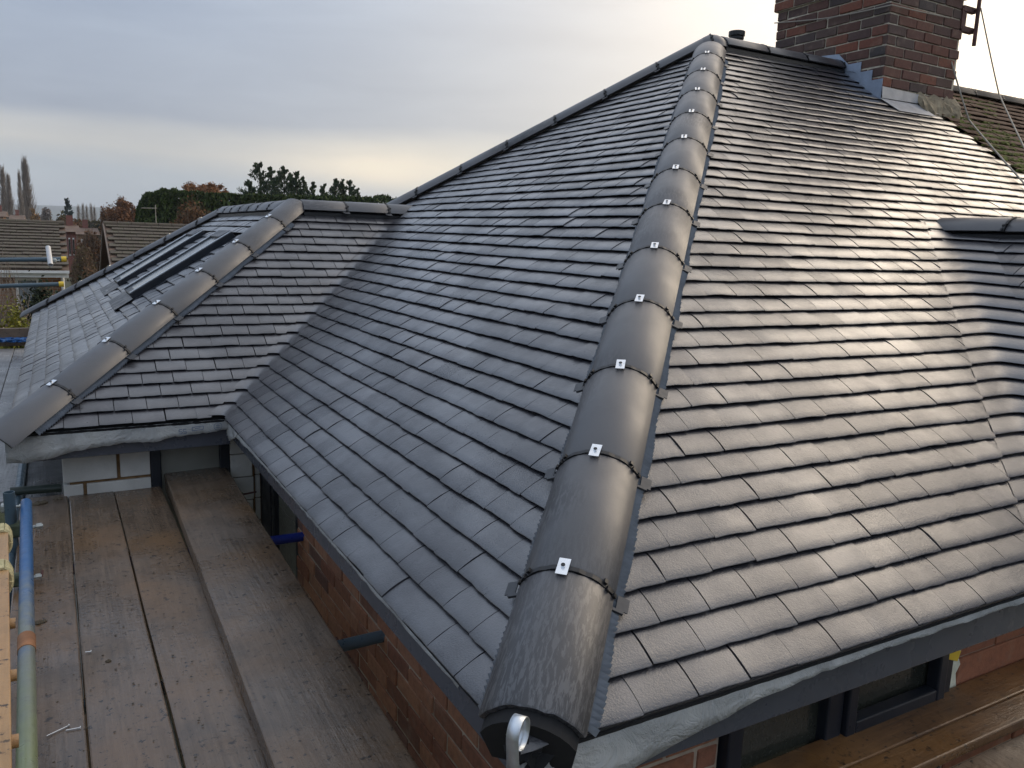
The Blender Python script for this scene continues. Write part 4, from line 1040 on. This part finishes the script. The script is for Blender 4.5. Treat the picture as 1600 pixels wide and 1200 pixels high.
# aerial bracket on the chimney, cables
br = root('aerial_bracket', (CX1 + .05, CY0 + .05, 3.1), 'rusty aerial bracket and pole stub bolted to the chimney', 'bracket')
bz = [onY(1492, 15, CY0 + .06).z, onY(1490, 47, CY0 + .06).z]; px_ = CX1 + .10
for z in bz: MB().span((CX1 - .02, CY0 - .02, z - .025), (px_ + .05, CY0 + .02, z + .025)).build('arm', 'rust', br, bevel=.005); MB().tube((px_ + .02, CY0 - .03, z), (px_ + .075, CY0 - .03, z), .012, 6).build('bolt', 'rust', br)
MB().span((CX1 - .03, CY0 - .016, bz[1]), (CX1 + .03, CY0 + .01, bz[0])).build('plate', 'rust', br)
MB().tube((px_ + .03, CY0 - .05, bz[1] - .13), (px_ + .03, CY0 - .05, bz[0] + .6), .017, 12).build('pole', 'rust', br, True)
def cable(pts, r_, label):
    P = []; 
    for i in range(len(pts) - 1):
        for k in range(8): P.append(Vector(pts[i]).lerp(Vector(pts[i + 1]), k / 8))
    P.append(Vector(pts[-1]))
    n = len(P)
    for i, p in enumerate(P): p.z -= .10 * math.sin(math.pi * i / (n - 1)) * .4
    props(MB().path(P, r_, 6).build('cable', 'wire', None, True), label, 'cable')
cable([(px_ + .06, CY0 - .05, bz[0] + .02), tuple(hit(1562, 140, (0, -T, 1), .35)), tuple(hit(1640, 310, (0, -T, 1), .2))], .006, 'thin cable dropping from the bracket to the right across the sky')
cable([tuple(onY(1484, 88, CY0 + .02)), tuple(hit(1515, 180, (0, -T, 1), .10)), tuple(hit(1640, 330, (0, -T, 1), .06))], .007, 'pale cable running down over the mossy roof')
cable([tuple(onX(1210, 36, CX0 - .03)), tuple(onX(1290, 22, CX0 - .03)), (CX0 - .03, CY0 - .03, onY(1386, 1, CY0).z), tuple(onY(1484, 28, CY0 - .03))], .005, 'thin cable wrapped round the chimney')

# ================================================================= BACKGROUND
props(MB().poly([(-4000, -2500, GZ), (4000, -2500, GZ), (4000, 5500, GZ), (-4000, 5500, GZ)]).build('ground', 'grass_ground'), kind='structure')
# hills
m = MB(); V = []; F = []; n_ = 80
for i in range(n_ + 1):
    x = -2600 + 5200 * i / n_; hgt = 62 + 16 * mnoise.noise(Vector((x * .0016, 3, 0))) + 8 * mnoise.noise(Vector((x * .006, 7, 0))) - (x > 300) * min(30, (x - 300) * .02)
    for y, f in ((2300, 0), (2500, .35), (2800, .8), (3100, 1.0), (3600, .9)): V.append((x, y, GZ + hgt * f - .5))
for i in range(n_):
    for j in range(4): a = i * 5 + j; F.append((a, a + 5, a + 6, a + 1))
m.add(V, F); props(m.build('hills', 'hill', None, True), kind='structure')

def tiled_bg(O, U, V_, nu, nv, tw, tg, par, mat, n_single=200):
    """interlocking tile courses of a far roof: each course a row of tiles"""
    O, U, V_ = Vector(O), Vector(U), Vector(V_); N = U.cross(V_); N = N if N.z > 0 else -N
    me = MB().frame(Vector(), Vector((1, 0, 0)), Vector((0, 1, 0)), Vector((0, 0, 1)), (0.004, tw - .004), (0, tg + .05), (0, .028)).mesh('roof_tile')
    for v in me.vertices:
        if v.co.y > .01: v.co.z -= .045
    me.materials.append(MAT[mat]); B = Matrix((U, V_, N)).transposed().to_4x4(); r = random.Random(9)
    allp = [(O + U * (i * tw + (tw / 2 if k % 2 else 0)) + V_ * (k * tg) + N * (.03 + r.gauss(0, .003))) for k in range(nv) for i in range(nu)]
    inv = [p for p in allp if -20 < project(p)[0] < 1620]; inv.sort(key=lambda p: project(p)[2])
    singles = set(id(p) for p in inv[:n_single]); rest = MB()
    for p in allp:
        Mx = Matrix.Translation(p) @ B @ Matrix.Rotation(r.gauss(0, .006), 4, 'Z')
        if id(p) in singles: o = link(bpy.data.objects.new('roof_tile', me)); o.parent = par; o.matrix_basis = Mx
        else: rest.add([Mx @ v.co for v in me.vertices], [tuple(q.vertices) for q in me.polygons])
    if rest.v:
        o = rest.build('tile_field', mat); o.parent = par; o['kind'] = 'stuff'
# bungalow on the left
EY, EZ, RY, RZ = 22.8, -.10, 26.2, 1.06
bl = root('bungalow', (-4.5, 25, GZ), 'brick bungalow with brown tiled roof and white gutter at the left edge', 'house')
xr = atY(108, 419, EY).x
MB().span((-9, EY + .45, GZ), (xr - .12, 29, EZ - .05)).build('wall', 'brick_far', bl)
su = Vector((0, RY - EY, RZ - EZ)).normalized()
rs = MB().slab([(-9, EY, EZ), (xr, EY, EZ), (xr, RY, RZ), (-9, RY, RZ)], (0, 0, -.06)).build('roof_slope', 'roof_far', bl)
MB().slab([(-9, RY, RZ), (xr, RY, RZ), (xr, RY + 3.4, EZ), (-9, RY + 3.4, EZ)], (0, 0, -.06)).build('rear_slope', 'roof_far', bl)
sl_ = math.hypot(RY - EY, RZ - EZ); nv = int(sl_ / .245)
tiled_bg((xr - 18 * .30 - .15, EY - .03, EZ), (1, 0, 0), su, 18, nv + 1, .30, .245, rs, 'bungalow_tile', 260)
for i in range(16): MB().tube((xr - .3 * (i + 1), RY, RZ + .02), (xr - .3 * i - .01, RY, RZ + .02), .085, 10).build('ridge_tile', 'bungalow_tile', bl, True)
MB().span((-9, EY - .10, EZ - .085), (xr, EY + .0, EZ - .02)).build('gutter', 'white_paint', bl); MB().span((-9, EY + .02, EZ - .20), (xr - .02, EY + .04, EZ - .086)).build('fascia', 'white_paint', bl)
dp = atY(97, 425, EY + .40).x; MB().tube((dp, EY + .38, GZ), (dp, EY + .38, EZ - .2), .045, 10).build('downpipe', 'white_paint', bl, True)
wx0, wx1 = atY(24, 440, EY + .45).x, atY(61, 440, EY + .45).x
wz = EZ - .24
wb = MB(); wb.span((wx0, EY + .38, GZ + .9), (wx0 + .06, EY + .46, wz)); wb.span((wx1 - .06, EY + .38, GZ + .9), (wx1, EY + .46, wz)); wb.span((wx0 + .06, EY + .38, wz - .06), (wx1 - .06, EY + .46, wz)); wb.span((wx0 + .06, EY + .38, GZ + .9), (wx1 - .06, EY + .46, GZ + .96))
wbo = wb.build('window', 'white_paint', bl); p_ = MB().span((wx0 + .05, EY + .42, GZ + .95), (wx1 - .05, EY + .43, wz - .05)).build('pane', 'glass_grey'); p_.parent = wbo
m = MB()
for i in range(12):
    x = wx0 + .08 + (wx1 - wx0 - .16) * i / 12; m.span((x, EY + .405 + .006 * (i % 2), GZ + .97), (x + (wx1 - wx0 - .2) / 12, EY + .415 + .006 * (i % 2), wz - .07))
c_ = m.build('curtain', 'curtain'); c_.parent = wbo
# second bungalow roof behind the skylights
h2 = root('bungalow', (4, 27, GZ), 'bungalow roof of brown ribbed tiles behind the roof windows', 'house')
x2 = atY(161, 350, 27.5).x; Y0, Y1 = 23.6, 27.4; z0, z1 = -.55, 1.10; su2 = Vector((0, Y1 - Y0, z1 - z0)).normalized()
xe = x2 + 9
rs2 = MB().slab([(x2 + .02, Y0, z0), (xe, Y0, z0), (xe, Y1, z1), (x2 + .02, Y1, z1)], (0, 0, -.06)).build('roof_slope', 'roof_far', h2)
MB().slab([(x2 + .02, Y1, z1), (xe, Y1, z1), (xe, Y1 + 3.8, z0), (x2 + .02, Y1 + 3.8, z0)], (0, 0, -.06)).build('rear_slope', 'roof_far', h2)
tiled_bg((x2 + .05, Y0 - .03, z0), (1, 0, 0), su2, 24, int(math.hypot(Y1 - Y0, z1 - z0) / .245) + 1, .33, .245, rs2, 'bungalow_tile', 290)
for i in range(20): MB().tube((x2 + .4 * i, Y1, z1 + .02), (x2 + .4 * i + .385, Y1, z1 + .02), .09, 10).build('ridge_tile', 'bungalow_tile', h2, True)
MB().slab([(x2 - .02, Y0, z0 - .12), (x2 - .02, Y1, z1 - .02), (x2 - .02, Y1, z1 + .06), (x2 - .02, Y0, z0 + .04)], (.04, 0, 0)).build('bargeboard', 'fence_wood', h2)
MB().slab([(x2 - .02, Y1 + 3.8, z0 - .12), (x2 - .02, Y1, z1 - .02), (x2 - .02, Y1, z1 + .06), (x2 - .02, Y1 + 3.8, z0 + .04)], (.04, 0, 0)).build('bargeboard', 'fence_wood', h2)
MB().slab([(x2 + .25, Y0 + .4, GZ), (x2 + .25, Y1 + 3.4, GZ), (x2 + .25, Y1 + 3.4, z0), (x2 + .25, Y1, z1 - .12), (x2 + .25, Y0 + .4, z0)], (8, 0, 0)).build('wall', 'brick_far', h2)
# television aerial on it
am = atY(243, 352, 27.8); ae = root('television_aerial', (am.x, 27.6, 1.0), 'thin television aerial above the ribbed brown roof', 'aerial')
tz = atY(243, 326, 27.6).z; MB().tube((am.x, 27.6, 1.0), (am.x, 27.6, tz + .12), .012, 6).build('mast', 'wire', ae)
MB().tube((am.x - .42, 27.6, tz), (am.x + .05, 27.6, tz + .02), .010, 6).build('boom', 'wire', ae)
for i in range(6): MB().tube((am.x - .40 + i * .08, 27.45, tz), (am.x - .40 + i * .08, 27.75, tz), .005, 5).build('element', 'wire', ae)
# small far houses
def far_house(px0, px1, py_top, py_eave, py_bot, Y, wall, label, roof='roof_far', wins=((.15, .35), (.6, .8))):
    a, b = atY(px0, py_eave, Y), atY(px1, py_eave, Y); zt = atY((px0 + px1) / 2, py_top, Y + 3).z; ze = a.z
    h = root('far_house', ((a.x + b.x) / 2, Y + 3, GZ), label, 'house', 'small houses beyond the gardens')
    MB().span((a.x, Y, GZ), (b.x, Y + 7, ze)).build('wall', wall, h)
    rf = MB().add([(a.x - .3, Y - .3, ze), (b.x + .3, Y - .3, ze), (b.x + .3, Y + 3.5, zt), (a.x - .3, Y + 3.5, zt), (a.x - .3, Y + 7.3, ze), (b.x + .3, Y + 7.3, ze)], [(0, 1, 2, 3), (3, 2, 5, 4), (0, 3, 4), (1, 5, 2), (0, 4, 5, 1)]).build('roof', roof, h)
    MB().tube(((a.x + b.x) / 2, Y + 3.5, zt - .2), ((a.x + b.x) / 2, Y + 3.5, zt + .7), .3, 4).build('chimney', 'brick_red').parent = rf
    for (f0, f1) in wins:
        w0, w1 = a.x + (b.x - a.x) * f0, a.x + (b.x - a.x) * f1
        wo_ = MB().span((w0, Y - .05, ze - 1.6), (w1, Y + .05, ze - .4)).build('window', 'white_paint', h)
        MB().span((w0 + .1, Y - .08, ze - 1.5), (w1 - .1, Y - .055, ze - .5)).build('pane', 'glass_dark').parent = wo_
        if ze - GZ > 4:
            wo_ = MB().span((w0, Y - .05, GZ + .7), (w1, Y + .05, GZ + 2)).build('window', 'white_paint', h)
            MB().span((w0 + .1, Y - .08, GZ + .8), (w1 - .1, Y - .055, GZ + 1.9)).build('pane', 'glass_dark').parent = wo_
far_house(104, 118, 352, 362, 395, 62, 'brick_red', 'small red brick house with white windows between the bungalow roofs')
far_house(122, 150, 356, 366, 395, 75, 'brick_far', 'low brown house among bushes between the bungalow roofs')
far_house(-10, 5, 330, 338, 360, 110, 'brick_far', 'distant house with pale gable at the left edge under the poplars')
far_house(18, 34, 336, 343, 360, 120, 'render_white', 'distant pale house just right of the left poplars')

# ---- vegetation
def leaves_mesh(pts, size, r, flat=.6, dirs=None):
    """small two-triangle leaves/sprays at the points"""
    n = len(pts); P = np.array(pts); d = NP.normal(size=(n, 3))
    if dirs is not None: d = np.array(dirs) + d * .35
    d /= np.linalg.norm(d, axis=1)[:, None]
    q = np.cross(d, NP.normal(size=(n, 3))); q /= np.linalg.norm(q, axis=1)[:, None] + 1e-9
    s = (size * NP.uniform(.55, 1.35, n))[:, None]
    V = np.stack([P - d * s * .5, P + q * s * flat * .5, P + d * s * .6, P - q * s * flat * .5], 1).reshape(-1, 3)
    F = [(4 * i, 4 * i + 1, 4 * i + 2, 4 * i + 3) for i in range(n)]
    m = MB(); m.v = V.tolist(); m.f = F; return m
def clump_points(n, c, rad, r, nclump, jag=.35):
    c = np.array(c); rad = np.array(rad); out = []
    k = NP.normal(size=(nclump, 3)); k /= np.linalg.norm(k, axis=1)[:, None]; k *= (NP.uniform(.25, 1, nclump) ** (1 / 2.4))[:, None]
    k[:, 2] = np.where(k[:, 2] < -.5, -k[:, 2] * .5, k[:, 2])
    idx = NP.integers(0, nclump, n); g = NP.normal(size=(n, 3)) * jag / 2
    return c + (k[idx] + g * NP.uniform(.4, 1, nclump)[idx][:, None]) * rad
def trunk_mesh(base, top, r0, limbs, seed, spread=.5, rise=.7):
    m = MB(); r = random.Random(seed); base, top = Vector(base), Vector(top); H = top - base; prev = base; n = 5
    for i in range(n):
        q = base + H * ((i + 1) / n) + Vector((r.gauss(0, .02), r.gauss(0, .02), 0)) * H.length
        m.tube(prev, q, r0 * (1 - i / n * .8), 8, r0 * (1 - (i + 1) / n * .8)); prev = q
    for k in range(limbs):
        f = r.uniform(.3, .95); s = base + H * f; a = r.uniform(0, 6.28); L = H.length * spread * (1.1 - f * .6)
        e = s + Vector((math.cos(a) * L * .7, math.sin(a) * L * .7, L * rise)); mid = s.lerp(e, .5) + Vector((0, 0, -.05 * L))
        m.tube(s, mid, r0 * .35 * (1.1 - f), 6, r0 * .22 * (1.1 - f)); m.tube(mid, e, r0 * .22 * (1.1 - f), 6, r0 * .06)
    return m
def broadleaf(px, pyt, pxl, pxr, Y, mat, label, n=4200, nclump=70, leafs=.22, cat='tree', name='broadleaf_tree', group=None, low=.25, limbs=14, bark='bark', jag=.35, depth=1.0):
    c = atY(px, pyt, Y); hw = abs(atY(pxr, pyt, Y).x - atY(pxl, pyt, Y).x) / 2; top = c.z; H = top - GZ; cz = GZ + H * (1 + low) / 2; rz = H * (1 - low) / 2
    t = root(name, (c.x, Y, GZ), label, cat, group)
    trunk_mesh((c.x, Y, GZ), (c.x, Y, GZ + H * .8), max(.06, H * .022), limbs, int(px)).build('trunk', bark, t, True)
    pts = clump_points(n, (c.x, Y, cz), (hw * .93, hw * .93 * depth, rz * .93), None, nclump, jag)
    leaves_mesh(pts, leafs, None).build('crown', mat, t)
    return t
def conifer(px, pyt, w_px, Y, mat, label, n=2600, leafs=.22, group=None, base_px=None, seed=0, tiers=None, low=.0):
    c = atY(px, pyt, Y); H = c.z - GZ; hw = w_px / FPX * Y / .98 / 2; t = root('conifer', (c.x, Y, GZ), label, 'tree', group)
    MB().tube((c.x, Y, GZ), (c.x, Y, GZ + H * .97), H * .018, 8, .01).build('trunk', 'bark', t, True)
    r = random.Random(seed); pts = []; dirs = []; nb_ = int(26 + H * 6)
    for k in range(nb_):
        f = (k + r.random()) / nb_; z = GZ + H * (low + (1 - low) * f); R = hw * (1 - f) ** .6 * r.uniform(.6, 1.15) + .02; a = r.uniform(0, 6.28)
        m_ = max(8, int(n / nb_ * (1.35 - f)))
        for j in range(m_):
            g_ = r.random() ** .6; dx = Vector((math.cos(a), math.sin(a), .0)); p = Vector((c.x, Y, z)) + dx * R * g_ + Vector((0, 0, R * (.30 * g_ * g_ + .05))) + Vector((r.gauss(0, .10), r.gauss(0, .10), r.gauss(0, .13))) * (R * .9 + .12)
            pts.append(p); dirs.append((dx.x * .6, dx.y * .6, .9))
    for j in range(int(n * .012)):
        f = r.uniform(.86, 1.0); pts.append((c.x + r.gauss(0, .03), Y + r.gauss(0, .03), GZ + H * f)); dirs.append((0, 0, 1))
    leaves_mesh(pts, leafs, None, .45, dirs).build('crown', mat, t)
def poplar(px, pyt, w_px, Y, label, group='bare poplars', lean=0, mat='twig_grey', seed=0, n=900):
    c = atY(px, pyt, Y); H = c.z - GZ; hw = w_px / FPX * Y / 2; t = root('poplar_tree', (c.x, Y, GZ), label, 'tree', group); r = random.Random(seed)
    m = MB(); m.tube((c.x, Y, GZ), (c.x + lean * H, Y, GZ + H * .96), H * .014, 8, .02); m.build('trunk', 'bark_pale', t, True)
    m = MB()
    for k in range(n):
        f = r.random() ** .8 * .93; a = r.uniform(0, 6.28); L = H * r.uniform(.10, .26) * (1.1 - f * .55); wd = hw * (1 - .35 * f) * min(1, 1.3 - f) * r.uniform(.15, 1.0)
        s = Vector((c.x + lean * H * f, Y, GZ + H * f)) + Vector((math.cos(a) * wd * .35, math.sin(a) * wd * .35, 0)); e = s + Vector((math.cos(a) * wd * .65, math.sin(a) * wd * .65, L))
        mid = s.lerp(e, .5) + Vector((math.cos(a), math.sin(a), 0)) * wd * .12
        m.tube(s, mid, H * .0019, 3, H * .0014, False); m.tube(mid, e, H * .0014, 3, H * .0005, False)
    m.build('crown', mat, t)
    return t
def twiggy(px, pyt, pxl, pxr, Y, mat, label, n=700, name='bare_shrub', cat='shrub', group=None, zb=GZ, thick=.012, leafmat=None, nleaf=0, leafs=.09):
    c = atY(px, pyt, Y); hw = abs(atY(pxr, pyt, Y).x - atY(pxl, pyt, Y).x) / 2; H = c.z - zb; r = random.Random(int(px * 3 + Y)); t = root(name, (c.x, Y, zb), label, cat, group); m = MB(); tips = []
    for k in range(n):
        a = r.uniform(0, 6.28); f = r.random() ** .5; s = Vector((c.x + r.gauss(0, hw * .25), Y + r.gauss(0, hw * .25), zb + H * r.uniform(0, .55))); e = Vector((c.x + math.cos(a) * hw * f, Y + math.sin(a) * hw * f * .7, zb + H * (1 - .55 * f * f) * r.uniform(.6, 1.0)))
        mid = s.lerp(e, .5) + Vector((r.gauss(0, .05), r.gauss(0, .05), r.gauss(0, .05))) * H; m.tube(s, mid, thick, 3, thick * .7, False); m.tube(mid, e, thick * .7, 3, thick * .25, False); tips.append((s, mid, e))
    m.build('branch_mass', mat, t)
    if nleaf:
        pts = []
        for _ in range(nleaf): s, mid, e = r.choice(tips); f = r.random(); p = mid.lerp(e, f) + Vector((r.gauss(0, .06), r.gauss(0, .06), r.gauss(0, .06))); pts.append(p)
        leaves_mesh(pts, leafs, None).build('crown', leafmat, t)
GP = 'bare poplars'
poplar(3, 263, 26, 190, 'tall bare poplar at the very left edge', seed=1)
poplar(12, 274, 20, 186, 'shorter bare poplar just right of the left edge one', seed=2)
poplar(38, 249, 30, 180, 'tallest bare poplar, standing alone left of the dark far conifer', seed=3, n=1300)
poplar(29, 270, 14, 176, 'slender poplar stem leaning against the tallest poplar', seed=4, lean=-.0, n=500)
broadleaf(57, 325, 48, 66, 172, 'leaf_gold', 'low golden leafed tree at the foot of the tallest poplar', 900, 22, .6, low=.05)
conifer(104, 311, 19, 150, 'leaf_far_conifer', 'dark far conifer alone on the skyline left of the brown oak', 1500, .55, seed=5, low=.1)
broadleaf(70, 324, 60, 82, 230, 'twig_grey', 'hazy grey rounded tree near the tallest poplar', 900, 26, .9, low=.1)
for i, (px, pt) in enumerate([(122, 321), (129, 319), (135, 322), (142, 318), (147, 323)]):
    poplar(px, pt, 15, 210 + i * 3, ['first', 'second', 'third', 'fourth', 'fifth'][i] + ' from the left of the hazy bare trees on the skyline', 'hazy bare trees', seed=10 + i, n=420)
broadleaf(190, 309, 163, 221, 78, 'leaf_brown', 'round brown leafed oak behind the ribbed brown roof', 15000, 150, .17, name='oak_tree', low=.12, jag=.24)
broadleaf(166, 325, 152, 178, 88, 'leaf_rust', 'smaller dull brown tree left of the round oak', 4000, 50, .20, low=.12)
broadleaf(318, 281, 276, 356, 62, 'leaf_orange', 'orange leafed tree crown rising over the green hedge', 12000, 110, .17, low=.62, jag=.24)
# leylandii hedge as one clipped row, end towards the left
def hedge(name, pts, Yd, mat, label, n, leafs, cat='hedge', zb=GZ):
    """pts = skyline (px,py) list at depth Y"""
    P = [atY(x, y, Yd) for x, y in pts]; t = root(name, (sum(p.x for p in P) / len(P), Yd, zb), label, cat); r = random.Random(5); L = []; dirs = []
    for _ in range(n):
        k = r.random() * (len(P) - 1); i = min(int(k), len(P) - 2); f = k - i; x = P[i].x + (P[i + 1].x - P[i].x) * f; top = P[i].z + (P[i + 1].z - P[i].z) * f
        d = r.random()
        bump_ = .34 * mnoise.noise(Vector((x * 1.1, 1, 0))) + .22 * mnoise.noise(Vector((x * 3.7, 5, 0)))
        if d < .35: y = Yd + r.uniform(-.1, 1.5); z = top + bump_ - abs(r.gauss(0, .10))
        else: z = zb + (top - zb) * (1 - r.random() ** 1.6 * .8); y = Yd - .15 + abs(r.gauss(0, .22)) - .3 * mnoise.noise(Vector((x * .9, z * .9, 3)))
        L.append((x, y, z)); dirs.append((r.gauss(0, .3), -.5, .8))
    m = MB(); m.slab([(P[0].x + .2, Yd + .25, zb)] + [(p.x + (.2 if q == 0 else 0), Yd + .25, p.z - .35) for q, p in enumerate(P)] + [(P[-1].x, Yd + .25, zb)], (0, 1.0, 0)); m.build('stem_mass', 'leaf_dark', t)
    leaves_mesh(L, leafs, None, .5, dirs).build('foliage', mat, t)
hedge('conifer_hedge', [(216, 345), (221, 318), (232, 303), (262, 298), (300, 302), (345, 304), (400, 306), (450, 309), (500, 308), (560, 309), (640, 312)], 46, 'leaf_hedge', 'long dark green clipped conifer hedge behind the extension ridge', 21000, .26)
GC = 'pointed conifers behind the hedge'
cl = [(389, 285, 26, 'leftmost and short'), (405, 257, 34, 'tallest'), (424, 264, 24, 'slim second tallest'), (444, 263, 28, 'broad, fourth from the left'), (454, 272, 18, 'narrow, just right of the broad one'), (463, 271, 24, 'dense, left of the gap'), (474, 279, 22, 'short-topped, mid row'), (488, 287, 24, 'loose low one before the gap'), (506, 290, 18, 'small one at the gap'), (524, 282, 22, 'left one of the right hand pair'), (535, 283, 14, 'slim twin in the right hand pair'), (546, 284, 20, 'right one of the right hand pair'), (559, 297, 12, 'thin leaning one, rightmost')]
for i, (px, pt, w_, d_) in enumerate(cl):
    conifer(px, pt - 2, w_ * 3.0, 52 + (i * 37 % 5), 'leaf_conifer', 'pointed dark conifer behind the hedge, ' + d_, 9000, .16, GC, seed=30 + i, low=.15)
twiggy(300, 297, 248, 352, 36, 'twig_brown', 'large russet twiggy shrub in front of the hedge', 1500, leafmat='leaf_rust', nleaf=9000, leafs=.13, thick=.016)
twiggy(140, 395, 112, 168, 19, 'twig_brown', 'russet leafed shrub between the two bungalows', 900, leafmat='leaf_rust', nleaf=2300, leafs=.07, thick=.008)
twiggy(128, 376, 108, 156, 40, 'twig_brown', 'tangled bare brown thicket between the bungalow roofs', 900, thick=.014, leafmat='leaf_olive', nleaf=900, leafs=.12)
twiggy(140, 352, 112, 165, 58, 'twig_brown', 'bare brown trees beyond the thicket', 900, thick=.03, leafmat='leaf_brown', nleaf=900, leafs=.22)
twiggy(108, 336, 66, 150, 95, 'twig_brown', 'reddish bare scrub below the far conifer', 1100, thick=.05, leafmat='leaf_brown', nleaf=1600, leafs=.35)
broadleaf(97, 331, 88, 112, 105, 'leaf_olive', 'olive leafed bush below the far conifer', 1100, 24, .45, cat='bush', name='bush', low=.0)
broadleaf(78, 336, 64, 92, 100, 'leaf_dark', 'dark evergreen bush right of the golden tree', 900, 22, .4, cat='bush', name='bush', low=.0)
twiggy(8, 380, -25, 38, 14.5, 'twig_grey', 'bare grey shrub in front of the left bungalow', 420, thick=.007)
twiggy(36, 480, 8, 70, 13, 'twig_grey', 'bare twigs against the dark shrub by the deck', 160, thick=.007)
broadleaf(70, 448, 18, 118, 15.5, 'leaf_dark', 'dark evergreen shrub below the lower capped tube', 15000, 90, .06, cat='shrub', name='shrub', low=.0, limbs=6)
broadleaf(128, 432, 106, 160, 18, 'leaf_dark', 'dark green shrub beside the bungalow downpipe', 7000, 60, .07, cat='shrub', name='shrub', low=.0, limbs=6)
broadleaf(22, 474, -14, 52, 12.2, 'leaf_yellow', 'yellow green shrub at the end of the deck', 11000, 80, .05, cat='shrub', name='shrub', low=.0, limbs=6)
hedge('garden_hedge', [(-10, 349), (40, 350), (90, 348), (130, 346), (180, 348)], 130, 'leaf_olive', 'low olive hedge line at the far end of the gardens', 2600, .5)
# garden fence on the far left
fe = root('garden_fence', (-2.6, 12.9, GZ), 'brown panel fence beyond the far end of the deck', 'fence')
for i in range(12):
    x = -4.4 + i * .30; MB().box((x, 12.9 + .008 * (i % 2), GZ + .85), (.285, .02, 1.7)).build('fence_board', 'fence_wood', fe)
for x in (-4.5, -2.7, -.9): MB().box((x, 12.94, GZ + .9), (.09, .05, 1.8)).build('post', 'fence_wood', fe)

# air between here and the hills
hz = MB().span((-4050, -2550, GZ - 1), (4050, 5560, 96)).build('haze', 'hill'); hz['kind'] = 'stuff'
hm = bpy.data.materials.new('haze'); hm.use_nodes = True; t_ = hm.node_tree; t_.nodes.clear(); oo = t_.nodes.new('ShaderNodeOutputMaterial'); pv = t_.nodes.new('ShaderNodeVolumePrincipled')
pv.inputs['Color'].default_value = (.82, .90, 1, 1); pv.inputs['Density'].default_value = .00032; pv.inputs['Anisotropy'].default_value = .2; t_.links.new(pv.outputs[0], oo.inputs['Volume'])
hz.data.materials.clear(); hz.data.materials.append(hm)
